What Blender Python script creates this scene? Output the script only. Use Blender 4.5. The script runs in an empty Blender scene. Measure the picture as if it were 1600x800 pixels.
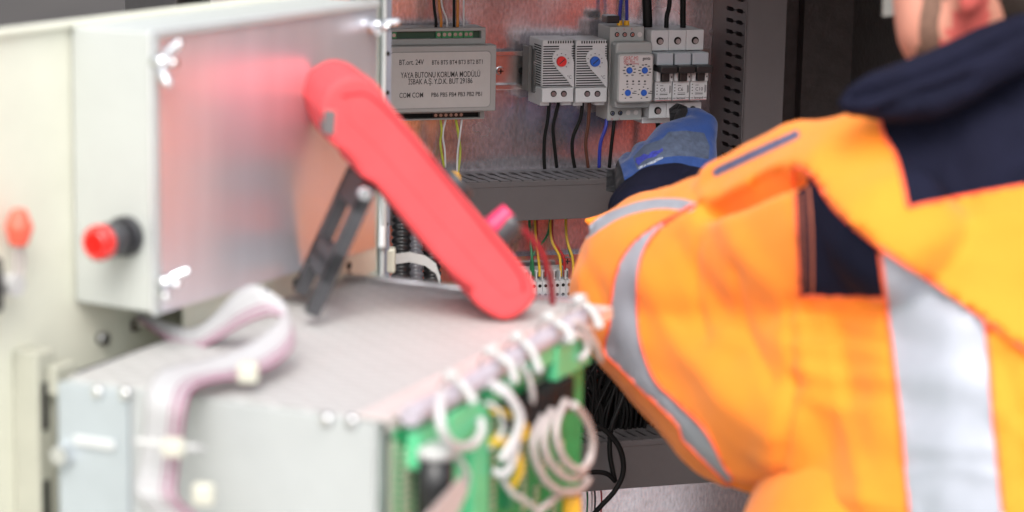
import bpy, bmesh, random
import numpy as np
from math import *
from mathutils import Vector, Matrix, noise
from mathutils.bvhtree import BVHTree
random.seed(4)
S = bpy.context.scene
COL = S.collection
# ------------------------------------------------------------------ camera
LENS = 85.0
PITCH, ROLL = radians(11.2), radians(1.15)
FOC = 2.235
CAM = np.array([0, 0, 1.5])
fw = np.array([0, cos(PITCH), -sin(PITCH)])
r0 = np.array([1.0, 0, 0]); u0 = np.array([0, sin(PITCH), cos(PITCH)])
rt = r0*cos(ROLL)+u0*sin(ROLL); up = u0*cos(ROLL)-r0*sin(ROLL)
cd = bpy.data.cameras.new('camera'); cam = bpy.data.objects.new('camera', cd); COL.objects.link(cam)
cd.lens = LENS; cd.sensor_width = 36; cd.clip_start = .05; cd.clip_end = 500
cd.dof.use_dof = True; cd.dof.focus_distance = FOC; cd.dof.aperture_fstop = 4.6
m = Matrix.Identity(4)
for i in range(3):
    m[i][0] = rt[i]; m[i][1] = up[i]; m[i][2] = -fw[i]; m[i][3] = CAM[i]
cam.matrix_world = m
S.camera = cam
# ------------------------------------------------------------------ sky, sun, exposure
SUN_EL, SUN_AZ = radians(50), radians(182)      # azimuth clockwise from +Y: behind the camera, a little to its left
W = bpy.data.worlds.new('World'); S.world = W; W.use_nodes = True
wn = W.node_tree; bg = wn.nodes['Background']
sky = wn.nodes.new('ShaderNodeTexSky'); sky.sky_type = 'NISHITA'; sky.sun_disc = False
sky.sun_elevation = SUN_EL; sky.sun_rotation = SUN_AZ; sky.dust_density = 4; sky.air_density = 1.0; sky.ozone_density = 1
hsv = wn.nodes.new('ShaderNodeHueSaturation'); hsv.inputs['Saturation'].default_value = .3
wn.links.new(sky.outputs[0], hsv.inputs['Color']); wn.links.new(hsv.outputs[0], bg.inputs[0])
bg.inputs[1].default_value = .15
sd = bpy.data.lights.new('sun', 'SUN'); sd.energy = .85; sd.angle = radians(38); sd.color = (1, .97, .92)
so = bpy.data.objects.new('sun', sd); COL.objects.link(so)
sdir = Vector((sin(SUN_AZ)*cos(SUN_EL), cos(SUN_AZ)*cos(SUN_EL), sin(SUN_EL)))
so.rotation_euler = sdir.to_track_quat('Z', 'Y').to_euler()
S.view_settings.view_transform = 'Standard'; S.view_settings.look = 'None'
S.view_settings.exposure = 1.0; S.view_settings.gamma = 1
# ------------------------------------------------------------------ geometry of the place
F = LENS/36*1600
def P(x, y, d):                       # a point at depth d on the sight line through (x, y)
    return Vector(CAM+d*(fw+rt*(x-800)/F-up*(y-400)/F))
def proj(A):                          # world points -> (x, y, depth)
    v = np.asarray(A)-CAM; z = v@fw
    return 800+F*(v@rt)/z, 400-F*(v@up)/z, z
class Frame:
    def __init__(s, o, a):
        s.o = np.array(o); s.deg = a; a = radians(a); s.a = a
        s.x = np.array([cos(a), sin(a), 0]); s.y = np.array([-sin(a), cos(a), 0]); s.z = np.array([0, 0, 1.])
    def w(s, x, y, z): return Vector(s.o+s.x*x+s.y*y+s.z*z)
    def hit(s, px, py, ax, val):
        d = np.array(P(px, py, 1))-CAM; n = getattr(s, ax)
        t = (val-(CAM-s.o)@n)/(d@n); q = CAM+d*t-s.o
        return Vector((q@s.x, q@s.y, q@s.z))
    def M(s):
        return Matrix.Translation(Vector(s.o)) @ Matrix.Rotation(s.a, 4, 'Z')
CF = Frame(P(870, 110, 2.28), 18)      # the mounting plate: local x along it, -y out of it
def L(px, py, n):                      # plate coordinates (x, z) at stand-off n
    h = CF.hit(px, py, 'y', -n); return h.x, h.z
RF = Frame(P(605, 660, 1.35), -24)     # electronics rack, origin at its top front right corner
BF = Frame(P(240, 490, 1.5), 62)       # box on the open door, x along its lid, +y back to the door
# ------------------------------------------------------------------ materials
MATS = {}
def mat(name, col, rough=.5, metal=0, nscale=0, namp=0, bump=0, bscale=60, spec=.5, rvar=0, sheen=0, coat=0, stretch=None, emit=None):
    if name in MATS: return MATS[name]
    M_ = bpy.data.materials.new(name); M_.use_nodes = True; nt = M_.node_tree; b = nt.nodes['Principled BSDF']
    b.inputs['Base Color'].default_value = (*col, 1); b.inputs['Roughness'].default_value = rough
    b.inputs['Metallic'].default_value = metal; b.inputs['Specular IOR Level'].default_value = spec
    if sheen: b.inputs['Sheen Weight'].default_value = sheen
    if coat: b.inputs['Coat Weight'].default_value = coat
    tc = nt.nodes.new('ShaderNodeTexCoord'); vec = tc.outputs['Object']
    if stretch:
        mp = nt.nodes.new('ShaderNodeMapping'); mp.inputs['Scale'].default_value = stretch
        nt.links.new(vec, mp.inputs[0]); vec = mp.outputs[0]
    if nscale:
        n = nt.nodes.new('ShaderNodeTexNoise'); n.inputs['Scale'].default_value = nscale; n.inputs['Detail'].default_value = 6
        n.inputs['Roughness'].default_value = .65
        nt.links.new(vec, n.inputs['Vector'])
        if namp:
            mr = nt.nodes.new('ShaderNodeMapRange'); mr.inputs[1].default_value = .3; mr.inputs[2].default_value = .7
            mr.inputs[3].default_value = 1-namp; mr.inputs[4].default_value = 1+namp
            nt.links.new(n.outputs[0], mr.inputs[0])
            mx = nt.nodes.new('ShaderNodeMix'); mx.data_type = 'RGBA'; mx.blend_type = 'MULTIPLY'; mx.inputs[0].default_value = 1
            mx.inputs[6].default_value = (*col, 1)
            cb = nt.nodes.new('ShaderNodeCombineColor')
            for k in range(3): nt.links.new(mr.outputs[0], cb.inputs[k])
            nt.links.new(cb.outputs[0], mx.inputs[7]); nt.links.new(mx.outputs[2], b.inputs['Base Color'])
        if rvar:
            m2 = nt.nodes.new('ShaderNodeMapRange'); m2.inputs[1].default_value = .3; m2.inputs[2].default_value = .7
            m2.inputs[3].default_value = max(0.02, rough-rvar); m2.inputs[4].default_value = rough+rvar
            nt.links.new(n.outputs[0], m2.inputs[0]); nt.links.new(m2.outputs[0], b.inputs['Roughness'])
    if bump:
        n2 = nt.nodes.new('ShaderNodeTexNoise'); n2.inputs['Scale'].default_value = bscale; n2.inputs['Detail'].default_value = 4
        nt.links.new(vec, n2.inputs['Vector'])
        bp = nt.nodes.new('ShaderNodeBump'); bp.inputs['Strength'].default_value = bump; bp.inputs['Distance'].default_value = .001
        nt.links.new(n2.outputs[0], bp.inputs['Height']); nt.links.new(bp.outputs[0], b.inputs['Normal'])
    MATS[name] = M_
    return M_
def galv():                            # galvanised steel: crystal spangle over vertical rolling marks
    M_ = bpy.data.materials.new('galvanised'); M_.use_nodes = True; nt = M_.node_tree; b = nt.nodes['Principled BSDF']
    b.inputs['Metallic'].default_value = .86
    tc = nt.nodes.new('ShaderNodeTexCoord'); mp = nt.nodes.new('ShaderNodeMapping'); mp.inputs['Scale'].default_value = (1, 1, .4)
    nt.links.new(tc.outputs['Object'], mp.inputs[0])
    n = nt.nodes.new('ShaderNodeTexNoise'); n.inputs['Scale'].default_value = 420; n.inputs['Detail'].default_value = 5; nt.links.new(mp.outputs[0], n.inputs[0])
    v = nt.nodes.new('ShaderNodeTexVoronoi'); v.inputs['Scale'].default_value = 260; nt.links.new(tc.outputs['Object'], v.inputs[0])
    n3 = nt.nodes.new('ShaderNodeTexNoise'); n3.inputs['Scale'].default_value = 14; n3.inputs['Detail'].default_value = 3; nt.links.new(tc.outputs['Object'], n3.inputs[0])
    r = nt.nodes.new('ShaderNodeMapRange'); r.inputs[1].default_value = .3; r.inputs[2].default_value = .7; r.inputs[3].default_value = .6; r.inputs[4].default_value = .95
    nt.links.new(n.outputs[0], r.inputs[0])
    cb = nt.nodes.new('ShaderNodeCombineColor')
    for k in range(3): nt.links.new(r.outputs[0], cb.inputs[k])
    tn = nt.nodes.new('ShaderNodeMix'); tn.data_type = 'RGBA'; tn.blend_type = 'MULTIPLY'; tn.inputs[0].default_value = 1; tn.inputs[7].default_value = (.97, .92, .99, 1)
    nt.links.new(cb.outputs[0], tn.inputs[6]); nt.links.new(tn.outputs[2], b.inputs['Base Color'])
    r2 = nt.nodes.new('ShaderNodeMapRange'); r2.inputs[1].default_value = .3; r2.inputs[2].default_value = .7; r2.inputs[3].default_value = .13; r2.inputs[4].default_value = .30
    nt.links.new(n3.outputs[0], r2.inputs[0]); nt.links.new(r2.outputs[0], b.inputs['Roughness'])
    bp = nt.nodes.new('ShaderNodeBump'); bp.inputs['Strength'].default_value = .12; bp.inputs['Distance'].default_value = .0004
    ad = nt.nodes.new('ShaderNodeMath'); ad.operation = 'ADD'
    sp = nt.nodes.new('ShaderNodeSeparateColor'); nt.links.new(v.outputs['Color'], sp.inputs[0])
    nt.links.new(sp.outputs[0], ad.inputs[0]); nt.links.new(n.outputs[0], ad.inputs[1])
    nt.links.new(ad.outputs[0], bp.inputs['Height']); nt.links.new(bp.outputs[0], b.inputs['Normal'])
    return M_
GALV = galv()
def perforated():
    M_ = mat('perforated aluminium', (.6, .6, .6), .55, .2, 30, .12)
    nt = M_.node_tree; b = nt.nodes['Principled BSDF']
    tc = nt.nodes.new('ShaderNodeTexCoord'); br = nt.nodes.new('ShaderNodeTexBrick'); br.inputs['Scale'].default_value = 1
    br.inputs['Brick Width'].default_value = .022; br.inputs['Row Height'].default_value = .0085; br.inputs['Mortar Size'].default_value = .0026
    br.inputs['Color1'].default_value = (.37, .37, .36, 1); br.inputs['Color2'].default_value = (.43, .43, .42, 1); br.inputs['Mortar'].default_value = (.51, .51, .50, 1)
    br.inputs['Mortar Smooth'].default_value = .1
    nt.links.new(tc.outputs['Object'], br.inputs[0]); nt.links.new(br.outputs[0], b.inputs['Base Color'])
    return M_
PERF = perforated()
m_cream = mat('cream powder coat', (.70, .70, .59), .45, 0, 14, .06, .1, 900)
m_boxgrey = mat('grey powder coat', (.46, .48, .455), .45, 0, 30, .03, .1, 900)
m_brushed = mat('brushed steel', (.80, .80, .85), .38, .76, 30, .06, .03, 300, rvar=.02, stretch=(1, 1, .1))
m_alu = mat('aluminium', (.66, .68, .68), .5, .35, 30, .06, .1, 300, rvar=.08)
m_aluwhite = mat('pale coated aluminium', (.43, .45, .445), .5, .1, 20, .05, .05, 300)
m_zinc = mat('bright zinc', (.8, .81, .83), .22, 1, 200, .08)
m_steeldark = mat('dull steel', (.35, .35, .35), .35, 1, 150, .2)
m_duct = mat('grey duct plastic', (.098, .091, .093), .42, 0, 50, .05, .08, 700)
m_inside = mat('dark cabinet paint', (.05, .046, .045), .38, 0, 60, .25, .6, 230)
m_post = mat('grey green steel', (.27, .29, .25), .5, 0, 40, .08)
m_module = mat('module grey plastic', (.30, .295, .287), .45, 0, 60, .03, .05, 800)
m_label = mat('printed label', (.41, .395, .385), .4, 0, 90, .03)
m_white = mat('white grey plastic', (.55, .555, .565), .42, 0, 60, .03, .05, 800)
m_relay = mat('relay grey plastic', (.36, .365, .36), .42, 0, 60, .03)
m_relayface = mat('relay face', (.56, .53, .52), .4, 0, 60, .02)
m_clear = mat('smoky clear plastic', (.40, .44, .48), .18, 0, 40, .03)
m_black = mat('black plastic', (.012, .012, .013), .35, 0, 50, .2)
m_void = mat('hollow', (.008, .008, .008), .9, 0, 50, .2)
m_endstop = mat('grey end stop plastic', (.12, .12, .118), .5, 0, 60, .1)
m_ink = mat('black ink', (.03, .03, .032), .6, 0, 50, .1)
m_inkred = mat('red ink', (.45, .05, .06), .6, 0, 50, .1)
m_reddial = mat('red dial', (.65, .03, .03), .35, 0, 50, .1)
m_bluedial = mat('blue dial', (.02, .11, .48), .35, 0, 50, .1)
m_greenterm = mat('green terminal', (.03, .22, .09), .4, 0, 50, .15)
m_pcb = mat('green circuit board', (.01, .34, .12), .4, 0, 120, .3)
m_mint = mat('mint connector', (.10, .50, .24), .4, 0, 60, .1)
m_pcbdark = mat('dark board', (.03, .30, .10), .45, 0, 120, .3)
m_pin = mat('pin row', (.7, .68, .55), .4, .3, 700, .7)
m_wblack = mat('black wire', (.004, .004, .004), .55, 0, 50, .2, spec=.22)
m_wbrown = mat('brown wire', (.09, .03, .018), .35, 0, 50, .2)
m_wblue = mat('blue wire', (.02, .03, .3), .35, 0, 50, .2)
m_wgreen = mat('green wire', (.02, .16, .06), .35, 0, 50, .2)
m_wyellow = mat('yellow wire', (.65, .42, .03), .35, 0, 50, .2)
m_wgy = mat('yellow green wire', (.4, .42, .04), .35, 0, 50, .3)
m_worange = mat('orange wire', (.5, .17, .02), .35, 0, 50, .2)
m_wwhite = mat('white wire', (.58, .56, .57), .35, 0, 50, .05)
m_wpink = mat('pale pink wire', (.47, .41, .40), .4, 0, 50, .08)
m_wred = mat('red wire', (.35, .015, .02), .35, 0, 50, .2)
m_lilac = mat('lilac cable', (.43, .39, .44), .4, 0, 80, .08)
m_tie = mat('white nylon', (.5, .5, .49), .35, 0, 50, .03)
m_ribbon = mat('white ribbon', (.42, .42, .43), .45, 0, 50, .02, .3, 300)
m_magenta = mat('magenta stripe', (.24, .03, .11), .45, 0, 50, .05)
m_meter = mat('red rubber', (.76, .075, .083), .6, 0, 25, .08, .2, 400, spec=.3)
m_meterdark = mat('dark meter body', (.05, .05, .055), .5, 0, 40, .2)
m_stand = mat('charcoal plastic', (.045, .045, .05), .38, 0, 40, .2)
m_probe = mat('pink red plug', (.75, .03, .12), .35, 0, 40, .05)
m_redbtn = mat('red lamp cap', (.85, .015, .01), .2, 0, 40, .05, coat=.6)
m_yellowb = mat('yellow plastic', (.8, .4, .02), .4, 0, 40, .05)
m_orange = mat('fluorescent orange cloth', (1.0, .265, .022), .75, 0, 18, .05, .35, 1100, spec=.2, sheen=.15)
m_navy = mat('navy cloth', (.008, .0085, .02), .85, 0, 25, .2, .4, 1100, spec=.1)
m_tape = mat('silver reflective tape', (.38, .40, .45), .5, .2, 60, .05, .2, 900)
m_greytape = mat('slate tape', (.10, .10, .17), .6, 0, 60, .08, .2, 900)
m_piping = mat('red orange piping', (.95, .13, .05), .6, 0, 40, .05)
m_stitch = mat('orange stitching', (.45, .12, .06), .7, 0, 40, .1)
m_skin = mat('skin', (.62, .27, .19), .5, 0, 30, .12, .15, 500, spec=.4)
m_ear = mat('reddened skin', (.62, .12, .10), .5, 0, 30, .15)
m_stubble = mat('stubble', (.17, .09, .06), .7, 0, 300, .35, .4, 900)
m_hair = mat('short dark hair', (.03, .02, .015), .6, 0, 250, .5, .8, 900)
m_glass = mat('spectacle lens', (.35, .4, .36), .12, 0, 20, .05)
m_gblue = mat('blue knit glove', (.005, .04, .185), .75, 0, 40, .1, .6, 1000, sheen=.2)
m_ggrey = mat('dusty glove back', (.06, .08, .13), .85, 0, 130, .35, .5, 900)
m_gprint = mat('smudged print', (.03, .04, .3), .8, 0, 300, .5)
m_gfleck = mat('white print', (.26, .29, .36), .8, 0, 500, .85)
m_gblack = mat('black nitrile palm', (.012, .012, .014), .5, 0, 60, .3, .5, 700)
m_asph = mat('asphalt', (.04, .033, .029), .85, 0, 1.2, .25, .4, 60)
m_pave = mat('paving', (.36, .35, .34), .8, 0, 1.6, .25, .3, 50)
# ------------------------------------------------------------------ object helpers
def link(name, me, parent=None):
    o = bpy.data.objects.new(name, me); COL.objects.link(o)
    if parent: o.parent = parent
    return o
def tag(o, label=None, cat=None, group=None, kind=None):
    if label: o['label'] = label
    if cat: o['category'] = cat
    if group: o['group'] = group
    if kind: o['kind'] = kind
    return o
def thing(name, label, cat, frame=None, base=(0, 0, 0), group=None):
    o = link(name, None)
    if frame:
        o.matrix_world = frame.M() @ Matrix.Translation(Vector(base))
    else: o.location = base
    tag(o, label, cat, group); o['_b'] = list(base) if frame else [0, 0, 0]
    return o
class B:
    """collects shapes into one mesh; coordinates are those of the frame given at build time"""
    def __init__(s): s.bm = bmesh.new()
    def add(s, vs, fs, mi=0, smooth=False):
        v = [s.bm.verts.new(p) for p in vs]
        for f in fs:
            try: q = s.bm.faces.new([v[i] for i in f])
            except ValueError: continue
            q.material_index = mi; q.smooth = smooth
        return s
    def join(s, bm2, mi=0, smooth=False):
        mp = {v: s.bm.verts.new(v.co) for v in bm2.verts}
        for f in bm2.faces:
            q = s.bm.faces.new([mp[v] for v in f.verts]); q.material_index = mi; q.smooth = smooth or f.smooth
        bm2.free(); return s
    def box(s, x0, x1, y0, y1, z0, z1, bev=0, seg=2, mi=0):
        t = bmesh.new(); bmesh.ops.create_cube(t, size=1)
        x0, x1 = min(x0, x1), max(x0, x1); y0, y1 = min(y0, y1), max(y0, y1); z0, z1 = min(z0, z1), max(z0, z1)
        for v in t.verts:
            v.co = Vector((x0+(v.co.x+.5)*(x1-x0), y0+(v.co.y+.5)*(y1-y0), z0+(v.co.z+.5)*(z1-z0)))
        if bev: bmesh.ops.bevel(t, geom=t.edges[:], offset=bev, segments=seg, profile=.5, affect='EDGES')
        return s.join(t, mi)
    def nbox(s, x0, x1, n0, n1, z0, z1, bev=0, seg=2, mi=0):
        return s.box(x0, x1, -n1, -n0, z0, z1, bev, seg, mi)
    def prism(s, pts, o, a, b, d, bev=0, mi=0, smooth=False, seg=2):
        """polygon pts (2D) on axes a, b at o, thickened along vector d"""
        o, a, b, d = Vector(o), Vector(a), Vector(b), Vector(d)
        t = bmesh.new()
        v1 = [t.verts.new(o+a*p[0]+b*p[1]) for p in pts]; v2 = [t.verts.new(o+a*p[0]+b*p[1]+d) for p in pts]
        n = len(pts); t.faces.new(v1); t.faces.new(v2[::-1])
        for i in range(n): t.faces.new([v1[i], v2[i], v2[(i+1) % n], v1[(i+1) % n]])
        bmesh.ops.recalc_face_normals(t, faces=t.faces[:])
        if bev:
            es = [e for e in t.edges if (e.verts[0] in v1) == (e.verts[1] in v1)]
            bmesh.ops.bevel(t, geom=es, offset=bev, segments=seg, profile=.5, affect='EDGES')
        return s.join(t, mi, smooth)
    def nprism(s, pts, n0, n1, bev=0, mi=0, seg=2):
        return s.prism(pts, (0, -n0, 0), (1, 0, 0), (0, 0, 1), (0, n0-n1, 0), bev, mi, seg=seg)
    def cyl(s, c, ax, r, h, r2=None, n=20, mi=0, smooth=True):
        c, ax = Vector(c), Vector(ax).normalized(); r2 = r if r2 is None else r2
        e1 = ax.orthogonal().normalized(); e2 = ax.cross(e1)
        vs = [c+e1*r*cos(2*pi*i/n)+e2*r*sin(2*pi*i/n) for i in range(n)]+[c+ax*h+e1*r2*cos(2*pi*i/n)+e2*r2*sin(2*pi*i/n) for i in range(n)]
        v = [s.bm.verts.new(p) for p in vs]
        for i in range(n):
            f = s.bm.faces.new([v[i], v[(i+1) % n], v[n+(i+1) % n], v[n+i]]); f.smooth = smooth; f.material_index = mi
        f = s.bm.faces.new(v[:n][::-1]); f.material_index = mi; f = s.bm.faces.new(v[n:]); f.material_index = mi
        return s
    def ncyl(s, x, z, n0, n1, r, r2=None, n=20, mi=0): return s.cyl((x, -n0, z), (0, -1, 0), r, n1-n0, r2, n, mi)
    def tube(s, pts, r, n=8, sub=6, mi=0, closed=False):
        pts = [Vector(p) for p in pts]
        rs = r if isinstance(r, (list, tuple)) else [r]*len(pts)
        path, rad = [], []
        for i in range(len(pts)-1):
            p0 = pts[max(i-1, 0)]; p1 = pts[i]; p2 = pts[i+1]; p3 = pts[min(i+2, len(pts)-1)]
            for k in range(sub):
                t = k/sub
                path.append(.5*((2*p1)+(p2-p0)*t+(2*p0-5*p1+4*p2-p3)*t*t+(3*p1-p0-3*p2+p3)*t**3)); rad.append(rs[i]*(1-t)+rs[i+1]*t)
        path.append(pts[-1]); rad.append(rs[-1])
        e1 = (path[1]-path[0]).orthogonal().normalized(); rings = []
        for i, p in enumerate(path):
            d = (path[min(i+1, len(path)-1)]-path[max(i-1, 0)]).normalized()
            e1 = (e1-d*e1.dot(d)).normalized(); e2 = d.cross(e1)
            rings.append([s.bm.verts.new(p+(e1*cos(2*pi*k/n)+e2*sin(2*pi*k/n))*rad[i]) for k in range(n)])
        for a, b_ in zip(rings, rings[1:]):
            for k in range(n):
                f = s.bm.faces.new([a[k], a[(k+1) % n], b_[(k+1) % n], b_[k]]); f.smooth = True; f.material_index = mi
        s.bm.faces.new(rings[0][::-1]).material_index = mi; s.bm.faces.new(rings[-1]).material_index = mi
        return s
    def ball(s, c, r, mi=0, scale=(1, 1, 1), seg=16):
        t = bmesh.new(); bmesh.ops.create_uvsphere(t, u_segments=seg, v_segments=seg//2+2, radius=r)
        for v in t.verts: v.co = Vector((v.co.x*scale[0], v.co.y*scale[1], v.co.z*scale[2]))+Vector(c)
        return s.join(t, mi, True)
    def build(s, name, mats, parent=None, off=None):
        bmesh.ops.recalc_face_normals(s.bm, faces=s.bm.faces[:])
        off = Vector(off) if off is not None else (Vector(parent['_b']) if parent is not None and '_b' in parent else None)
        if off is not None: bmesh.ops.translate(s.bm, verts=s.bm.verts[:], vec=-off)
        me = bpy.data.meshes.new(name); s.bm.to_mesh(me); s.bm.free()
        for mm in (mats if isinstance(mats, (list, tuple)) else [mats]): me.materials.append(mm)
        o = link(name, me, parent)
        if off is not None and parent is not None: o['_b'] = list(off)
        return o
def frobj(o, frame):                    # a top-level mesh whose vertices are in the frame
    o.matrix_world = frame.M(); return o
def recentre(o):                        # put a top-level mesh's origin at its base
    me = o.data; c = [v.co for v in me.vertices]
    b = Vector(((min(p.x for p in c)+max(p.x for p in c))/2, (min(p.y for p in c)+max(p.y for p in c))/2, min(p.z for p in c)))
    me.transform(Matrix.Translation(-b)); o.matrix_world = o.matrix_world @ Matrix.Translation(b); return o
def text_bm(txt, size, w=None, bold=0):
    cu = bpy.data.curves.new('t', 'FONT'); cu.body = txt; cu.size = size; cu.extrude = .00006; cu.align_x = 'LEFT'
    cu.offset = bold*size; cu.resolution_u = 3
    o = bpy.data.objects.new('t', cu); COL.objects.link(o); dg = bpy.context.evaluated_depsgraph_get(); dg.update()
    me = bpy.data.meshes.new_from_object(o.evaluated_get(dg)); bpy.data.objects.remove(o); bpy.data.curves.remove(cu)
    if w and len(me.vertices):
        xs = [v.co.x for v in me.vertices]; k = w/(max(xs)-min(xs)); x0 = min(xs)
        for v in me.vertices: v.co.x = (v.co.x-x0)*k
    t = bmesh.new(); t.from_mesh(me); bpy.data.meshes.remove(me); return t
def put_text(b, txt, x, z, n, size, w=None, bold=.012, mi=0, rot=0):
    t = text_bm(txt, size, w, bold)
    c, s_ = cos(rot), sin(rot)
    for v in t.verts:
        u, q, h = v.co.x, v.co.y, v.co.z
        v.co = Vector((x+u*c-q*s_, -n-h-.0001, z+u*s_+q*c))
    b.join(t, mi)
def rrect(x0, x1, z0, z1, r, k=5):
    pts = []
    for cx_, cz_, a0 in ((x1-r, z1-r, 0), (x0+r, z1-r, 90), (x0+r, z0+r, 180), (x1-r, z0+r, 270)):
        for i in range(k+1):
            a = radians(a0+90*i/k); pts.append((cx_+r*cos(a), cz_+r*sin(a)))
    return pts
def wire(pts, r, mt, label, group=None, cat='wire', name='wire', n=8):
    o = B().tube(pts, r, n).build(name, mt); recentre(o); tag(o, label, cat, group); return o
def CP(px, py, n):                      # plate stand-off point in world space
    h = CF.hit(px, py, 'y', -n); return CF.w(h.x, h.y, h.z)
# ================================================================== SETTING
g = B().box(-60, 60, -30, 200, -.2, 0).build('ground', m_asph); tag(g, kind='structure')
g = B().box(-3, 4, -5, 2.6, -.1, .03, .01).build('bounce_pavement', m_pave); tag(g, kind='structure')  # pale slab added for bounce light and a brighter plate reflection
# ================================================================== CABINET
PX0, PX1, PZ0, PZ1 = -.33, .232, -.62, .20
cab = thing('electrical_cabinet', 'open outdoor switch cabinet with galvanised back plate and dark interior', 'cabinet', CF, (0, 0, PZ0-.25))
B().nbox(PX0, PX1, -.004, 0, PZ0, PZ1, .0008).build('mounting_plate', GALV, cab)
B().nbox(-.40, .42, -.04, -.034, PZ0-.25, .208).build('back_panel', m_inside, cab)
xr = .315
B().nbox(xr, xr+.002, -.034, .40, PZ0-.25, .208).build('side_panel', m_inside, cab)  # drawn forward past the opening to keep light off the vertical duct
B().nbox(-.40, -.398, -.034, .22, PZ0-.25, .208).build('side_panel', m_inside, cab)
B().nbox(-.42, .44, -.04, .36, .21, .215).build('roof', m_post, cab)  # roof out of view, lowered and drawn forward to darken the interior
B().nbox(-.40, xr, -.034, .28, PZ0-.25, PZ0-.246).build('floor_panel', m_inside, cab)
# inner right return of dark paint
b = B(); b.nbox(.232, .2335, -.034, -.01, PZ0, .205); b.nbox(.262, xr, -.033, -.02, PZ0-.2, .205); b.build('rear_flange', m_inside, cab)
# left front post
h1 = CF.hit(553, 360, 'y', -.27); h2 = CF.hit(592, 360, 'y', -.27); h3 = CF.hit(611, 360, 'y', -.27)
b = B(); b.nbox(h1.x, h2.x, .25, .27, PZ0-.2, .208, .002); b.build('corner_post', m_post, cab)
b = B(); b.nbox(h2.x+.0005, h2.x+.0035, .235, .276, PZ0-.2, .208, .0008); b.build('edge_strip', m_aluwhite, cab)
b = B(); b.nbox(h2.x+.004, h3.x, .262, .266, PZ0-.2, .208, .0005); q = b.build('seal_flange', mat('blue grey steel', (.26, .29, .35), .4, .3, 40, .1), cab)
for py in (84, 145, 215, 290, 350):
    h = CF.hit(600.5, py, 'y', -.2665); B().ncyl((h2.x+.004+h3.x)/2, h.z, .266, .2664, .0018).build('flange_hole', m_void, q)
# open door: a sheet seen at an angle, cream on its inner side
DY = .062
hd = BF.hit(60, 38, 'y', DY)
door = B().box(-.62, .30, DY, DY+.004, -.75, hd.z, .001).build('door', m_cream, cab, (0, 0, 0))
door.matrix_parent_inverse = (CF.M() @ Matrix.Translation(Vector((0, 0, PZ0-.25)))).inverted(); door.matrix_basis = BF.M(); door['_b'] = [0, 0, 0]
bpy.context.view_layer.update()
def door_part(b, name, mt):
    o = b.build(name, mt, door, (0, 0, 0)); return o
b = B(); b.box(-.62, .30, DY-.004, DY-.0005, hd.z-.004, hd.z, .001); door_part(b, 'door_flange', m_cream)
# folded stiffener rail below the box, with punched holes
b = B(); b.box(.06, .298, DY-.040, DY-.0005, -.026, -.0245); b.box(.06, .298, DY-.042, DY-.040, -.026, -.006, .0006); door_part(b, 'stiffener_rail', m_cream)
for xx in (.12, .155, .19, .225, .26): door_part(B().cyl((xx, DY-.0424, -.016), (0, 1, 0), .0032, .0003, n=14), 'punched_hole', m_void)
b = B(); b.prism([(BF.hit(x_, y_, 'y', DY-.001).x, BF.hit(x_, y_, 'y', DY-.001).z) for x_, y_ in ((112, 582), (200, 552), (345, 500), (420, 470), (420, 500), (345, 530), (118, 602))], (0, DY-.0012, 0), (1, 0, 0), (0, 0, 1), (0, .0008, 0)); door_part(b, 'gap_shade_strip', mat('gap shade slate', (.10, .11, .13), .6, 0, 30, .2))  # dark strip laid on the door to paint the shaded gap above the rack
for x_, y_ in ((212, 508), (262, 520)):
    h_ = BF.hit(x_, y_, 'y', DY-.002); door_part(B().box(h_.x-.004, h_.x+.004, DY-.003, DY-.0005, h_.z-.004, h_.z+.004, .001), 'bolt_head', mat('brown bolt', (.07, .05, .04), .6, 0, 30, .2))
hb = BF.hit(155, 528, 'y', DY)
b = B(); b.cyl((hb.x, DY-.006, hb.z), (0, 1, 0), .004, .006, n=14); door_part(b, 'rivet', m_steeldark)
# ladder rail on the door behind the rack's left end
h = BF.hit(70, 560, 'y', DY-.02)
b = B(); b.box(h.x-.007, h.x+.010, DY-.02, DY-.0005, -.5, h.z+.004, .001); door_part(b, 'door_rail', mat('darkened cream', (.42, .42, .35), .5, 0, 20, .08))  # cream colour darkened to offset strong sun on the rail and bracket
for k in range(5): door_part(B().box(h.x-.004, h.x+.002, DY-.0206, DY-.0203, h.z-.045-k*.062, h.z-.015-k*.062), 'rail_slot', m_void)
h = BF.hit(85, 580, 'y', DY-.022)
b = B(); b.box(h.x-.006, h.x+.014, DY-.028, DY-.021, h.z-.014, h.z+.004, .001); door_part(b, 'bracket', MATS['darkened cream'])
# ================================================================== BOX ON THE DOOR
BH, BL = .1748, .261
box = thing('junction_box', 'grey metal box with brushed steel lid on the open door', 'metal box', BF, (0, 0, 0))
B().box(0, BL, .0015, DY-.001, 0, BH, .0015).build('case', m_boxgrey, box)
b = B(); b.box(-.001, BL+.001, -.0015, .001, -.001, BH+.001, .0005); lid = b.build('lid', m_brushed, box)
b = B()
for a_ in ((-.0025, .004, -.001, BH+.001),): b.box(a_[0], a_[1], -.0035, -.0016, a_[2], a_[3], .0008)
b.box(.004, BL+.001, -.0035, -.0016, BH-.004, BH+.001, .0008)
b.build('lid_edge', m_aluwhite, lid)
def wingnut(px, py, rot):
    h = BF.hit(px, py, 'y', -.002)
    b = B(); c = Vector((h.x, -.0016, h.z))
    b.cyl(c, (0, -1, 0), .0052, .010, .0040, 16)
    b.cyl(c+Vector((0, -.010, 0)), (0, -1, 0), .0026, .006, n=12)
    for s_ in (-1, 1):
        d = Vector((cos(rot)*s_, 0, sin(rot)*s_))
        o_ = c+Vector((0, -.006, 0))
        b.tube([o_+d*.003, o_+d*.009+Vector((0, -.004, 0)), o_+d*.014+Vector((0, -.009, 0))], [.003, .0036, .0028], 8, 4)
    b.build('wing_nut', m_zinc, box)
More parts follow.
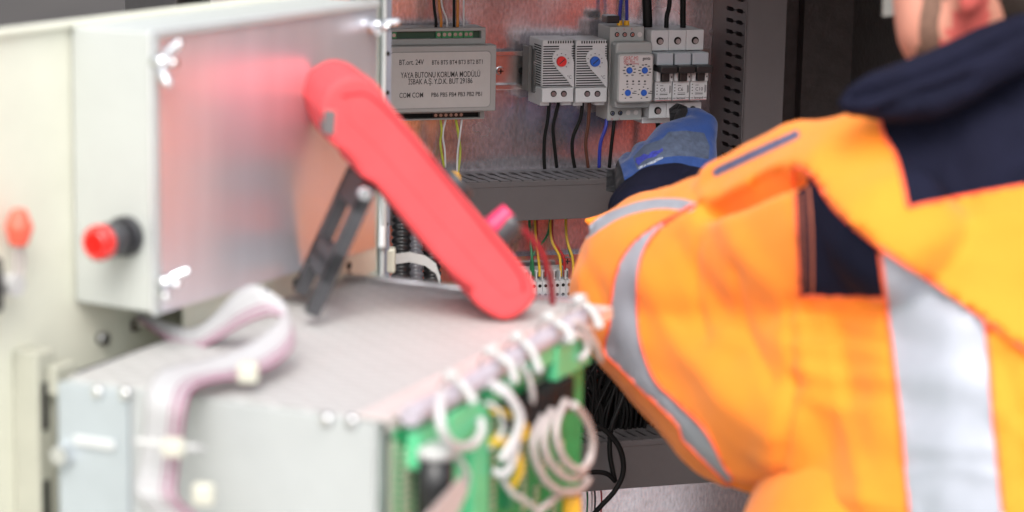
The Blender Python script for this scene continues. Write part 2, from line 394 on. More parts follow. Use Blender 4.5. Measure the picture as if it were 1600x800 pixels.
wingnut(243, 96, radians(62)); wingnut(248, 440, radians(28)); wingnut(580, 40, radians(10))
hb = BF.hit(200, 368, 'x', 0)
b = B(); b.cyl((-.0002, hb.y, hb.z), (-1, 0, 0), .0125, .006, n=28); b.cyl((-.006, hb.y, hb.z), (-1, 0, 0), .0108, .020, n=28)
pl = b.build('pilot_lamp', m_stand, box)
b = B(); b.cyl((-.026, hb.y, hb.z), (-1, 0, 0), .0112, .006, .0108, 28); b.cyl((-.032, hb.y, hb.z), (-1, 0, 0), .0108, .003, .007, 28)
b.build('lamp_cap', m_redbtn, pl)
# small cable lug hanging on the door at the far left
h = BF.hit(30, 355, 'y', DY-.012); h2b = BF.hit(20, 445, 'y', DY-.012)
tg = thing('cable_lug', 'small red sleeved cable lug with a white nut hanging on the cream door', 'cable lug', BF, (h.x, h.y, h2b.z-.01))
B().tube([(h.x, h.y, h.z+.011), (h.x, h.y, h.z), (h.x-.001, h.y, h.z-.011)], [.004, .0085, .005], 14).build('sleeve', mat('red sleeve', (.85, .12, .07), .4), tg)
B().tube([(h.x-.002, h.y, h.z-.01), (h.x-.004, h.y, h.z-.025), (h2b.x+.002, h.y, h2b.z)], .0012).build('wire', m_wpink, tg)
B().tube([(h.x+.002, h.y, h.z-.01), (h.x+.003, h.y, h.z-.025), (h2b.x+.004, h.y, h2b.z)], .0012).build('wire', m_wpink, tg)
B().cyl((h2b.x, h.y-.004, h2b.z), (0, 1, 0), .0075, .009, n=6, smooth=False).build('nut', m_tie, tg)
h = BF.hit(1, 430, 'y', DY-.012)
o = B().box(h.x-.03, h.x-.001, DY-.016, DY-.001, h.z-.022, h.z+.012, .003).build('door_latch', m_black); frobj(o, BF); recentre(o)
tag(o, 'black door latch cut by the left picture edge', 'latch')
# ================================================================== DIN RAILS
def rail(x0, x1, z0, z1, label, n=.012):
    t = thing('din_rail', label, 'mounting rail', CF, (x0, 0, z0)); e = .0045
    b = B(); b.nbox(x0, x1, .002, .004, z0+e, z1-e); b.nbox(x0, x1, .002, n, z0+e-.001, z0+e); b.nbox(x0, x1, .002, n, z1-e, z1-e+.001)
    b.nbox(x0, x1, n-.001, n, z0, z0+e, .0003); b.nbox(x0, x1, n-.001, n, z1-e, z1, .0003)
    b.build('rail_profile', m_zinc, t); return t
z1_, z0_ = L(800, 80, .012)[1], L(800, 140, .012)[1]
r1 = rail(-.20, .150, z0_, z1_, 'galvanised rail carrying the row of breakers and thermostats')
def screw(px, py, n, r, parent, name='screw'):
    x, z = L(px, py, n)
    b = B(); b.ncyl(x, z, n-.002, n+.0012, r, r*.8, 18, 0)
    o = b.build(name, m_zinc, parent)
    b = B(); b.nbox(x-r*.6, x+r*.6, n+.0011, n+.0014, z-r*.12, z+r*.12); b.nbox(x-r*.12, x+r*.12, n+.0011, n+.0015, z-r*.6, z+r*.6)
    b.build('cross_slot', m_void, o)
screw(782, 111, .006, .0042, r1)
x, z = L(815, 111, .0045)
B().ncyl(x, z, .0042, .0045, .003).build('rail_hole', m_void, r1)
# ================================================================== PROTECTION MODULE
mx0, mx1 = -.178, -.0833
mod = thing('control_module', 'wide grey push button protection module with black Turkish lettering', 'control module', CF, (mx0, 0, -.038))
b = B(); b.nbox(mx0, mx1, .010, .034, -.0385, .0455, .0008)
ztA, ztB = L(680, 49, .04)[1], L(680, 60.5, .04)[1]
zbA, zbB = L(680, 177, .04)[1], L(680, 185, .04)[1]
xe = L(752, 55, .04)[0]; xs = mx0+.006
b.nbox(mx0, mx1, .034, .040, ztA, .0455, .0004); b.nbox(mx0, mx1, .034, .040, .030, ztB, .0004)
b.nbox(mx0, xs, .034, .0398, ztB, ztA); b.nbox(xe, mx1, .034, .0398, ztB, ztA)
b.nbox(mx0, mx1, .034, .040, zbA, -.026, .0004); b.nbox(mx0, mx1, .034, .040, -.0385, zbB, .0004)
b.nbox(mx0, xs, .034, .0398, zbB, zbA); b.nbox(xe, mx1, .034, .0398, zbB, zbA)
b.build('housing', m_module, mod)
B().nbox(xs, xe, .0341, .0348, ztB, ztA).build('board_strip', mat('dark green strip', (.01, .05, .025), .5), mod)
B().nbox(xs, xe, .0341, .0348, zbB, zbA).build('board_strip', m_void, mod)
for zz, pxs, rr in (((ztA+ztB)/2, [686, 695, 703, 712, 720, 729, 736, 616], .0021), ((zbA+zbB)/2, [683, 691, 699, 707, 715, 723], .0019)):
    for i, px in enumerate(pxs):
        xx = L(px, 55, .038)[0]
        b = B(); b.nbox(xx-.0024, xx+.0024, .035, .037, zz-.0031, zz+.0031, .0002)
        tb = b.build('terminal', m_greenterm if zz > 0 else m_black, mod)
        B().ncyl(xx, zz, .037, .0374, rr*.8).build('terminal_screw', m_steeldark, tb)
b = B(); cx0, cx1 = -.182, -.0773
b.nprism(rrect(cx0, cx1, -.0292, .0312, .0012), .0402, .0555, .0012)
cov = b.build('cover', m_module, mod)
lx1, lz1 = L(768, 79, .056); lz0 = L(700, 169, .056)[1]; lx0 = cx0+.004
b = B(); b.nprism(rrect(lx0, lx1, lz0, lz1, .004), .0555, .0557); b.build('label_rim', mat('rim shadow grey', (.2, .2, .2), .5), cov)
b = B(); b.nprism(rrect(lx0+.0006, lx1-.0007, lz0+.0006, lz1-.0008, .0036), .0556, .0560); b.build('label_plate', m_label, cov)
b = B(); nn = .0561
def mtxt(txt, pxa, pxb, py, h):
    xa, za = L(pxa, py, nn); xb, _ = L(pxb, py, nn); put_text(b, txt, xa, za, nn, h, xb-xa, .004)
mtxt('BT.ort. 24V', 624, 662, 101.5, .0068); mtxt('BT6 BT5 BT4 BT3 BT2 BT1', 675, 754, 101, .0056)
mtxt('YAYA BUTONU KORUMA MODÜLÜ', 626, 750, 122, .0074); mtxt('İSBAK A.Ş. Y.D.K. BUT 29186', 638, 738, 132, .0070)
mtxt('COM COM', 624, 661, 153, .0066); mtxt('PB6 PB5 PB4 PB3 PB2 PB1', 674, 753, 151.5, .0056)
b.build('lettering', m_ink, cov)
# module wires, up and down
for px, mt, lab in ((681, m_wblack, 'thin black wire at the left above the wide grey module'), (689, m_worange, 'orange wire left of the thin pale one above the wide grey module'),
                    (698, m_wwhite, 'thin pale wire leaning left above the wide grey module'), (709.5, m_wblack, 'black wire beside the right orange one above the wide grey module'),
                    (715, m_worange, 'straight orange wire at the right above the wide grey module'), (724.5, m_wwhite, 'rightmost pale wire above the wide grey module')):
    dx = -8 if mt is m_wwhite and px < 700 else (-3 if px < 700 else 0)
    wire([CP(px, 46, .03), CP(px, 30, .03), CP(px+dx, 5, .026), CP(px+dx*1.6, -60, .02)], .0014 if mt is not m_wwhite else .0008, mt, lab, 'wires above the wide module')
wire([CP(688, 185, .034), CP(690, 205, .034), CP(688, 225, .034), CP(694, 262, .034)], .0011, m_wgy, 'leftmost yellow green wire below the wide module', 'wires below the wide module')
wire([CP(697, 185, .034), CP(692, 210, .034), CP(695, 235, .034), CP(696, 262, .034)], .0009, m_wwhite, 'white wire beside the left yellow green one below the wide module', 'wires below the wide module')
wire([CP(712, 185, .034), CP(717, 215, .034), CP(719, 240, .034), CP(715, 274, .04)], .0012, m_wgy, 'yellow green wire crossing a white one below the wide module', 'wires below the wide module')
wire([CP(722, 185, .034), CP(718, 215, .036), CP(715, 240, .036), CP(714, 274, .042)], .0009, m_wwhite, 'white wire crossing the right yellow green one below the module', 'wires below the wide module')
# ================================================================== END STOP
x0, zt = L(826, 72, .03); x1, zb = L(846, 145, .03)
es = thing('end_clamp', 'dark grey ribbed end clamp left of the red dial thermostat', 'end clamp', CF, (x0, 0, zb))
b = B(); b.nbox(x0, x0+.004, .012, .030, zb+.001, zt, .001); b.nbox(x0+.004, x1-.002, .012, .036, zb, zt-.003, .002)
for k in range(9): b.nbox(x0+.0035, x1-.0025, .036, .0372, zb+.002+k*.002, zb+.003+k*.002)
b.build('clamp_body', m_endstop, es)
xx, zz = L(838, 98, .0375); B().ncyl(xx, zz, .0355, .0373, .0024).build('clamp_screw', m_zinc, es)
# ================================================================== THERMOSTATS
def thermostat(dpx, label, dial, dn):
    X = lambda px, py, n=.055: L(px+dpx, py, n)
    x0, zt = X(848.8, 63); x1 = X(898, 63)[0]; zb = X(870, 160)[1]; zm = X(870, 137)[1]; zf = X(870, 166)[1]
    t = thing('thermostat', label, 'thermostat', CF, (x0, 0, zf), 'small thermostats with a dial')
    b = B(); b.nbox(x0, x1, .014, .0535, zm+.0004, zt, .0012); b.nbox(x0-.0004, x1-.0002, .014, .0565, zb, zm, .0012)
    b.nbox(x0, x0+.009, .014, .050, zf, zb+.001, .0006); b.nbox(x1-.010, x1, .014, .050, zf, zb+.001, .0006)
    b.build('housing', m_white, t)
    b = B(); n_s = 17
    for k in range(n_s):
        z = zt-.0060-k*(zt-.006-zm-.002)/(n_s-1)
        b.nbox(x0+.0008, x0+(.0295 if k > 12 else .016 if k < 2 else .0125+.0009*k), .0534, .0537, z-.00055, z+.00055)
        b.box(x0-.0002, x0+.0002, -.050, -.030, z-.00055, z+.00055)
        b.nbox(x1-.0022, x1-.0004, .0534, .0538, z-.0005, z+.0005)
    for k in range(11):
        xx = x0+.005+k*.0024; b.nbox(xx, xx+.0012, .0534, .0538, zt-.0032, zt-.0008)
    b.build('vent_slots', m_void, t)
    pts = [(183, 175), (190, 150), (205, 135), (225, 127), (250, 128), (270, 140), (290, 165), (301, 195), (301, 345), (292, 335), (262, 295), (205, 232), (188, 205)]
    pp = [X(810+p[0]/3.48, 40+p[1]/3.48, .054) for p in pts]
    b = B(); b.nprism(pp, .0535, .0552, .0006); pn = b.build('dial_panel', m_white, t)
    dx, dz = X(877.2, 96, .0555)
    b = B(); b.ncyl(dx, dz, .0552, .0578, .0049, .0045, 24); dl = b.build('dial', dial, t)
    b = B(); a = radians(40)
    b.prism([(-.0035, -.0004), (.0035, -.0004), (.0035, .0004), (-.0035, .0004)], (dx, -.0578, dz), (cos(a), 0, sin(a)), (-sin(a), 0, cos(a)), (0, -.0002, 0)); b.build('dial_slot', m_ink, dl)
    b = B()
    for k in range(9):
        a = radians(225-k*33.75); r = .0072
        c = Vector((dx+r*cos(a), -.0552, dz+r*sin(a)))
        b.nbox(c.x-.0006, c.x+.0006, .0551, .0553, c.z-.0004, c.z+.0004)
    tx, tz = X(886, 123, .0555); put_text(b, '°C', tx, tz, .0551, .0042, None, .01, rot=0)
    b.build('scale_marks', mat('grey ink', (.12, .12, .14), .6), pn)
    for px in (865, 881):
        sx, sz = X(px, 146.5, .0565)
        o = B().ncyl(sx, sz, .0562, .0567, .0029).build('screw_well', m_void, t)
        B().ncyl(sx, sz-.0003, .0566, .0569, .0021).build('terminal_screw', m_steeldark, o)
thermostat(0, 'small white thermostat with a red dial', m_reddial, 0)
thermostat(52.5, 'small white thermostat with a blue dial', m_bluedial, 1)
# ================================================================== PHASE RELAY
rx0, rzt = L(956, 42, .045); rx1 = L(1008, 42, .045)[0]
rb0, rb1 = L(947, 170, .045)[0], L(1002, 170, .045)[0]; x0r, x1r = (rx0+rb0)/2, (rx1+rb1)/2
zrb = L(975, 188, .045)[1]; zt1 = L(975, 65, .045)[1]; zt2 = L(975, 168, .045)[1]
rel = thing('voltage_relay', 'grey voltage monitoring relay with four small blue knobs', 'relay', CF, (x0r, 0, zrb))
b = B(); b.nbox(x0r, x1r, .012, .045, zrb, rzt, .0008); b.build('terminal_housing', m_relay, rel)
ax0, az1 = L(951, 66, .058); ax1, az0 = L(1019, 168, .058); ax0 = x0r+.001
b = B(); b.nprism(rrect(ax0, ax1-.002, az0, az1, .004), .0452, .060, .002); b.build('body_step', m_relay, rel)
fx0, fz1 = L(967, 84, .070); fx1, fz0 = L(1021.5, 160, .070); fx0 = L(966, 120, .07)[0]-.0006; fx1 = L(1020.5, 120, .07)[0]
b = B(); b.nprism(rrect(fx0, fx1, fz0, fz1, .0035), .0602, .0705, .0012); fp = b.build('front_cover', m_relay, rel)
b = B(); b.nprism(rrect(fx0+.0016, fx1-.0016, fz0+.0016, fz1-.0018, .002), .0705, .0709); b.build('face_plate', m_relayface, fp)
b = B(); nn = .071
def rt_(txt, pxa, pxb, py, h, mi, bold=-.002):
    xa, za = L(pxa, py, nn); xb = L(pxb, py, nn)[0]; put_text(b, txt, xa, za, nn, h, xb-xa, bold, mi)
rt_('GKRC-M3', 974.5, 997, 94.6, .0056, 1); rt_('gemta', 1004, 1016, 93.6, .0044, 0, .012)
rt_('Main - Phase', 974.5, 992, 98, .0028, 1); rt_('Voltage Monitoring', 974.5, 998, 101, .0026, 1)
knobs = ((983.5, 110), (1007.5, 110), (981, 145), (1006, 145))
for i, (px, py) in enumerate(knobs):
    kx, kz = L(px, py, nn)
    for k in range(10 if i < 2 else 7):
        a = radians(-60+k*(300/(9 if i < 2 else 6)))+.1; r = .0054
        xx, zz = kx+r*cos(a), kz+r*sin(a); w_ = .0011 if i < 2 or k < 2 else .0007
        b.nbox(xx-w_, xx+w_, .0709, .0712, zz-.00042, zz+.00042, mi=0)
    if i > 1:
        for q in range(2): b.nbox(kx+.0058, kx+.0085, .0709, .0712, kz+.001-.002*q, kz+.0016-.002*q)
for k in range(4):
    xx, zz = L(980+k*9.2, 127, nn); b.ncyl(xx, zz, .0709, .0713, .0009, n=12)
    xx, zz = L(980+k*9.2, 131.5, nn); b.nbox(xx-.0011, xx+.0011, .0709, .0712, zz-.0004, zz+.0004)
b.build('lettering', [m_ink, m_inkred], fp)
for i, (px, py) in enumerate(knobs):
    kx, kz = L(px, py, nn)
    k_ = B().ncyl(kx, kz, .0709, .0722, .0031, .0027, 18).build('knob', m_bluedial, fp)
for px, py in ((964, 54), (976, 54), (988, 54), (999.5, 54), (957, 177), (969, 176.5), (981.5, 176), (993.5, 175.5)):
    kx, kz = L(px, py, .045); blank = px in (999.5, 981.5, 993.5)
    B().ncyl(kx, kz, .0449, .0454, .0023).build('screw_well', m_relayface if blank else m_void, rel)
    if not blank: screw(px, py, .0455, .0016, rel, 'terminal_screw')
b = B()
for i, px in enumerate((963, 975, 987)):
    kx, kz = L(px, 47, .0452); put_text(b, str(i+1), kx-.0006, kz, .0451, .0024, None, .02)
kx, kz = L(955, 187.3, .0452); put_text(b, 'N', kx, kz, .0451, .0022); kx, kz = L(967.5, 187, .0452); put_text(b, 'L', kx, kz, .0451, .0022)
b.build('terminal_marks', m_inkred, rel)
# ================================================================== CIRCUIT BREAKERS
bzt, bz1, bz2, bzb = L(1040, 47, .055)[1], L(1040, 79, .055)[1], L(1040, 160.5, .055)[1], L(1040, 184.5, .055)[1]
def breaker(i, rating, label):
    x0 = .0730+i*.0176; x1 = x0+.0174
    t = thing('circuit_breaker', label, 'circuit breaker', CF, (x0, 0, bzb), 'breakers side by side on the rail')
    b = B(); b.nbox(x0, x1, .012, .055, bz1, bzt, .0007); b.nbox(x0, x1, .012, .055, bzb, bz2, .0007); b.nbox(x0+.0002, x1-.0002, .010, .050, bz2-.001, bz1+.001)
    b.build('housing', m_module if False else m_white, t)
    N = .068
    zA, zB, zC, zD, zE = (L(1070, y, N)[1] for y in (82, 102, 112, 127, 157))
    b = B(); b.nbox(x0+.0006, x1-.0006, .0502, .0705, zB+.0002, zA, .0012); b.build('label_window', m_clear, t)
    b = B(); b.nbox(x0+.0004, x1-.0004, .0502, N, zE, zD, .0005)
    b.nbox(x0+.0004, x0+.0046, .0502, N+.003, zD, zC+.001, .0012); b.nbox(x1-.0046, x1-.0004, .0502, N+.003, zD, zC+.001, .0012)
    b.nbox(x0+.0004, x1-.0004, .0502, .060, zD, zB)
    b.build('front_cover', m_white, t)
    b = B(); b.nprism(rrect(x0+.0002, x1-.0002, zC, zB+.0012, .0022), .0604, .082, .0012); b.nbox(x0+.0048, x1-.0048, .0602, .0735, zD+.0004, zC+.002, .0012)
    b.build('toggle', m_black, t)
    b = B(); n = N
    put_text(b, rating, x0+.0052, zE+.0090, n, .0046, None, .004)
    b.nbox(x0+.0052, x0+.0085, n, n+.0002, zE+.0140, zE+.0145); b.nbox(x0+.0052, x0+.0128, n, n+.0002, zE+.0072, zE+.0075); b.nbox(x0+.0052, x0+.0128, n, n+.0002, zE+.0056, zE+.0063)
    b.nbox(x0+.0008, x0+.0034, n, n+.0002, zE+.0021, zE+.0026); b.nbox(x0+.0138, x0+.0166, n, n+.0002, zE+.0023, zE+.0028)
    for q in range(4): b.nbox(x0+.0018, x0+.0028, n, n+.0002, zE+.0060+q*.0028, zE+.0070+q*.0028)
    b.nbox(x0+.0146, x0+.0152, n, n+.0002, zE+.0070, zE+.0145); b.nbox(x0+.0157, x0+.0161, n, n+.0002, zE+.0078, zE+.0140)
    put_text(b, 'legrand', x0+.0045, zE+.0015, n, .0029, .0086, .02)
    b.nbox(x1-.0028, x1-.0016, N+.003, N+.0032, zC-.0052, zC-.0036)
    b.build('lettering', m_ink, t)
    b = B(); b.nbox(x0+.0008, x1-.0008, n, n+.00015, zE+.0004, zE+.0008); b.build('red_line', m_inkred, t)
    for z, nm in (((bzt+bz1)/2-.0005, 'terminal_hole'), ((bz2+bzb)/2, 'terminal_hole')):
        o = B().ncyl(x0+.0087, z, .0548, .0553, .0036).build(nm, m_void, t)
        b = B(); b.ncyl(x0+.0092, z-.0006, .0552, .0555, .0024); b.build('terminal_screw', m_steeldark, o)
breaker(0, 'C6', 'breaker marked C6 standing next to the grey relay')
breaker(1, 'C6', 'middle breaker marked C6 touched by the gloved finger')
breaker(2, 'C10', 'breaker marked C10 at the right end of the row')
b = B(); xa, za = L(1002, 186, .04); xb, zb_ = L(1085, 195, .04); b.nbox(xa, xb, .008, .042, bzb-.0065, bzb-.0003, .0006)
o = b.build('rail_foot', m_white); frobj(o, CF); recentre(o); tag(o, 'white clip foot under the three breakers', 'rail clip')
# ================================================================== WIRES OF THE DEVICE ROW
G = 'wires dropping from the devices to the upper duct'
T = .0017
wire([CP(858, 160, .045), CP(856, 185, .045), CP(851, 215, .045), CP(850, 245, .045), CP(851, 264, .045)], T, m_wblack, 'left black wire below the red dial thermostat', G)
wire([CP(873, 160, .045), CP(868, 180, .045), CP(864, 200, .045), CP(866, 225, .045), CP(870, 262, .045)], T, m_wblack, 'right black wire below the red dial thermostat', G)
wire([CP(910, 160, .045), CP(907, 185, .045), CP(896, 212, .045), CP(894, 235, .045), CP(898, 262, .045)], T, m_wblack, 'black bent wire below the blue dial thermostat', G)
wire([CP(921, 160, .045), CP(919, 195, .045), CP(915, 225, .045), CP(919, 262, .045)], T, m_wbrown, 'brown wire below the blue dial thermostat', G)
wire([CP(948, 186, .04), CP(946, 200, .042), CP(938, 225, .042), CP(936, 262, .042)], T, m_wblue, 'blue wire from the voltage relay down to the duct', G)
wire([CP(960, 186, .04), CP(958, 205, .042), CP(955, 230, .042), CP(952, 262, .042)], T, m_wblack, 'black wire from the voltage relay down to the duct', G)
wire([CP(1028, 192, .03), CP(1029, 215, .03), CP(1026, 255, .03)], .0024, m_wblack, 'short black wire under the first breaker', G)
for px, dx in ((968, 0), (979, -3)):
    t_ = thing('wire_ferrule', ('left' if px == 968 else 'right')+' blue wire with yellow ferrule on top of the relay', 'wire', None, CP(px, 42, .03))
    b = B().tube([CP(px, 43, .03), CP(px+.5, 20, .03), CP(px+dx+3, -10, .03), CP(px+dx+2, -60, .02)], .0016).build('insulation', m_wblue, t_, t_.location)
    b = B().tube([CP(px, 44, .031), CP(px, 32, .031)], .0027, 12).build('ferrule', m_yellowb, t_, t_.location)
    t_['group'] = 'ferruled wires into the relay'
o = B().nbox(*[L(946, 38, .03)[0], L(966, 38, .03)[0]], .018, .034, L(950, 36, .03)[1], L(950, 24, .03)[1], .001).build('wire_clip', m_black); frobj(o, CF); recentre(o)
tag(o, 'small black clip block on top of the relay', 'clip')
G2 = 'black leads into the breaker tops'
wire([CP(1012, 42, .035), CP(1011, 10, .035), CP(1008, -60, .03)], .0045, m_wblack, 'thickest black lead entering between relay and breakers', G2)
wire([CP(1041, 48, .035), CP(1042, 25, .035), CP(1046, 5, .033), CP(1049, -60, .03)], .0022, m_wblack, 'black lead into the top of the middle breaker', G2)
wire([CP(1067, 48, .035), CP(1067, 25, .035), CP(1067, 0, .035), CP(1066, -60, .03)], .0028, m_wblack, 'black lead into the top of the C10 breaker', G2)
# ================================================================== SLOTTED DUCTS
def duct_h(zt, zb, D, x0, x1, label, prof, pitch, ph=0, tk=.0014):
    t = thing('cable_duct', label, 'cable duct', CF, (x0, 0, zb))
    b = B(); b.nbox(x0, x1, D-.002, D, zb, zt-.0012, .0006); b.nbox(x0, x1, D-.0022, D+.0006, zt-.006, zt-.001, .0004)
    b.build('cover', m_duct, t)
    b = B(); b.nbox(x0, x1, .0005, .002, zb, zt-.002); b.nbox(x0, x1, .002, D-.002, zb, zb+.0015); b.build('channel', m_duct, t)
    b = B(); k = x0+ph
    # fingers: the sheet between one slot's right edge and the next slot's left edge
    while k < x1:
        left = [(k+p[2], p[0]*D) for p in prof]; right = [(k+pitch+p[1], p[0]*D) for p in prof]
        pts = left+right[::-1]
        b.prism(pts, (0, 0, zt-tk), (1, 0, 0), (0, -1, 0), (0, 0, tk)); k += pitch
    b.nbox(x0, x1, .0005, prof[0][0]*D+.0002, zt-tk, zt); b.build('slotted_wall', m_duct, t)
    return t
P1 = [(.22, -.0001, .0001), (.24, -.0024, .0030), (.42, -.0018, .0040), (.48, .0012, .0040), (.66, .0028, .0046), (.72, .0028, .0072), (.86, .0046, .0082), (.90, .0070, .0086), (1.0, .0074, .0090)]
zU = L(840, 281, .06)[1]; zUb = L(840, 344, .06)[1]
duct_h(zU, zUb, .060, -.30, .1555, 'upper grey horizontal duct with wavy finger slots below the devices', P1, .01075, .004)
P2 = [(.40, -.0001, .0001), (.42, -.0018, .0018), (.80, .0016, .0052), (.82, .0040, .0046), (1.0, .0050, .0056)]
zL = L(1000, 687, .06)[1]; zLb = L(1000, 762, .06)[1]
duct_h(zL, zLb, .060, -.30, .199, 'lower grey horizontal duct with square slots below the black wires', P2, .0105, .002)
# vertical duct, standing on the lower one
VZ0 = zL+.001
vx0, vx1, VD = L(1163, 110, .08)[0], L(1226, 110, .08)[0], .08
t = thing('cable_duct', 'tall grey vertical duct right of the breakers', 'cable duct', CF, (vx0, 0, VZ0))
b = B(); b.nbox(vx0-.0006, vx1, VD-.002, VD, VZ0, PZ1, .0006); b.nbox(vx1-.0015, vx1, .001, VD-.002, VZ0, PZ1); b.build('cover', m_duct, t)
B().nbox(vx0, vx1, .0005, .002, VZ0, PZ1).build('channel', m_duct, t)
b = B(); zz = VZ0; PV = [(.40, -.0001, .0001), (.42, -.0020, .0020), (.60, -.0020, .0020), (.62, -.0006, .0006), (.70, -.0006, .0006), (.72, -.0020, .0020), (.88, -.0020, .0020), (.90, -.0004, .0004), (1., -.0004, .0004)]
pv = .01075
while zz < PZ1:
    left = [(p[0]*VD, zz+p[2]) for p in PV]; right = [(p[0]*VD, zz+pv+p[1]) for p in PV]
    b.prism(left+right[::-1], (vx0, 0, 0), (0, -1, 0), (0, 0, 1), (.0014, 0, 0)); zz += pv
b.box(vx0, vx0+.0014, -.40*VD, -.0005, VZ0, PZ1); b.build('slotted_wall', m_duct, t)
# ================================================================== TERMINAL STRIP
tz1 = L(860, 399, .014)[1]
r2 = rail(-.28, .15, tz1-.032, tz1, 'galvanised rail carrying the small grey terminal blocks', .012)
screw(886, 408, .013, .0045, r2)
G3 = 'small terminal blocks in a row'
base = None; tb0 = L(828, 440, .04)[0]
for k in range(13):
    x0 = tb0+(k-6)*.0058; zt_ = L(850, 424, .04)[1]
    if base is None:
        t = thing('terminal_block', 'slim grey terminal block in the row behind the red meter', 'terminal block', CF, (x0, 0, zt_-.035), G3)
        b = B(); b.nbox(x0, x0+.0053, .012, .034, zt_-.036, zt_, .0003); b.nbox(x0, x0+.0053, .034, .044, zt_-.030, zt_-.009, .0003); b.nbox(x0, x0+.0009, .034, .041, zt_-.009, zt_)
        b.build('block_body', m_white, t)
        B().nbox(x0+.0012, x0+.0048, .0342, .0348, zt_-.0075, zt_-.0015).build('marker', m_endstop, t)
        for q in (-.013, -.022): B().ncyl(x0+.0028, zt_+q, .0438, .0443, .0016).build('screw_well', m_void, t)
        base = t; bx = x0
    else:
        c = base.copy(); COL.objects.link(c); c.matrix_world = CF.M() @ Matrix.Translation(Vector((x0, 0, zt_-.035)))
        for ch in base.children:
            d = ch.copy(); COL.objects.link(d); d.parent = c
        c.name = 'terminal_block'
G4 = 'coloured wires into the terminal blocks'
for px, pt, mt, lab in ((833, 827, m_wgreen, 'green wire left of a short yellow one above the terminal blocks'), (843, 836, m_wyellow, 'short yellow wire beside the left green one above the terminals'),
                        (853, 838, m_wred, 'dark red wire right of the short yellow one above the terminals'), (876, 860, m_wyellow, 'long yellow wire curving down to the terminals in the open gap'),
                        (882, 862, m_wred, 'dark red wire beside the long yellow one above the terminals'), (896, 884, m_wyellow, 'yellow wire nearest the orange sleeve above the terminals')):
    wire([CP(px, 432, .036), CP(px, 420, .036), CP(px-2, 400, .034), CP(pt+2, 375, .028), CP(pt, 340, .02), CP(pt+1, 300, .02)], .0013, mt, lab, G4)
wire([CP(892, 402, .03), CP(888, 385, .026), CP(884, 360, .02), CP(884, 320, .02)], .0012, m_wgreen, 'dark green wire ending at the rail screw above the terminals', G4)
wire([CP(830, 432, .034), CP(832, 400, .03), CP(856, 365, .022), CP(860, 320, .02)], .0011, m_wgreen, 'green wire swinging right under the upper duct', G4)
# ================================================================== BLACK WIRE BUNCH
G5 = 'black wires bunched above the lower duct'
for k in range(100):
    x = .012+.135*(k+random.random())/100; xt = x+random.uniform(-.02, .045); n0 = random.uniform(.006, .02); n1 = random.uniform(.004, .022)
    zt_ = -.27+random.uniform(-.02, .01)
    pts = [CF.w(x, -n1, zL-.012), CF.w(x+random.uniform(-.004, .006), -n1, zL+.018), CF.w((x+xt)/2+random.uniform(-.006, .006), -(n0+n1)/2, zL+.05), CF.w(xt, -n0, zt_), CF.w(xt+.005, -n0, zt_+.05)]
    wire(pts, random.choice((.0013, .0016, .0016, .002)), m_wblack, 'one of the thin black wires bunched above the lower duct', G5)
wire([CP(985, 590, .06), CP(970, 630, .07), CP(955, 670, .075), CP(953, 710, .075), CP(961, 752, .075)], .0024, m_wblack, 'black lead dropping straight in front of the lower duct', 'black leads looping before the lower duct')
wire([CP(961, 752, .075), CP(948, 740, .078), CP(925, 738, .08), CP(895, 744, .085), CP(860, 760, .09)], .0024, m_wblack, 'short black lead bending left off the lower duct', 'black leads looping before the lower duct')
wire([CP(880, 640, .08), CP(915, 658, .08), CP(945, 672, .08), CP(968, 700, .08), CP(974, 735, .08), CP(962, 765, .08), CP(935, 795, .075), CP(905, 830, .06)], .0026, m_wblack, 'thick black lead making a wide arc across the lower duct', 'black leads looping before the lower duct')
for px, mt, lab in ((916, m_wgreen, 'thin dark green wire hanging below the lower duct'), (923, m_wwhite, 'thin pale wire hanging below the lower duct'), (938, m_wred, 'thin red wire hanging below the lower duct'), (928, m_wblack, 'thin black wire hanging below the lower duct')):
    wire([CP(px, 760, .03), CP(px+2, 782, .035), CP(px-1, 830, .03)], .0009, mt, lab, 'thin wires below the lower duct')
# ================================================================== CONDUITS AND TIE BY THE LEFT POST
def conduit(a, b_, r, mt, label):
    a, b_ = Vector(a), Vector(b_); d = b_-a; n = int(d.length/.0016); bb = B(); pts, rs = [], []
    for k in range(n+1):
        pts.append(a+d*k/n+Vector((0, .0, 0))); rs.append(r if (k//2) % 2 else r*.84)
    bb.tube(pts, rs, 14, 1); o = bb.build('corrugated_conduit', mt); recentre(o); tag(o, label, 'conduit', 'conduits behind the red meter'); return o
conduit(P(628, 250, 2.12), P(626, 470, 2.08), .0085, m_black, 'black corrugated conduit next to the left post')
conduit(P(645, 250, 2.14), P(650, 470, 2.10), .0075, mat('grey conduit', (.12, .12, .135), .3), 'grey corrugated conduit second from the left post')
conduit(P(668, 250, 2.16), P(676, 470, 2.12), .0085, m_black, 'black corrugated conduit closest to the terminal strip')
ct = thing('cable_tie', 'wide white cable tie round the corrugated conduits', 'cable tie', None, P(600, 425, 2.0))
b = B(); pts = [(612, 398), (640, 394), (665, 400), (681, 412), (688, 432)]
for (a, c) in zip(pts, pts[1:]):
    A, C_ = P(a[0], a[1], 2.02), P(c[0], c[1], 2.02); w_ = Vector((0, 0, -.0085)); th = Vector((0, .0015, 0))
    b.add([A, C_, C_+w_, A+w_, A+th, C_+th, C_+w_+th, A+w_+th], [(0, 1, 2, 3), (7, 6, 5, 4), (0, 4, 5, 1), (3, 2, 6, 7), (0, 3, 7, 4), (1, 5, 6, 2)])
b.build('strap', m_tie, ct, ct.location)
c = P(603, 405, 1.99); b = B(); b.box(c.x-.008, c.x+.008, c.y-.006, c.y+.006, c.z-.011, c.z+.010, .002); b.build('tie_head', mat('ivory nylon', (.55, .54, .45), .4), ct, ct.location)
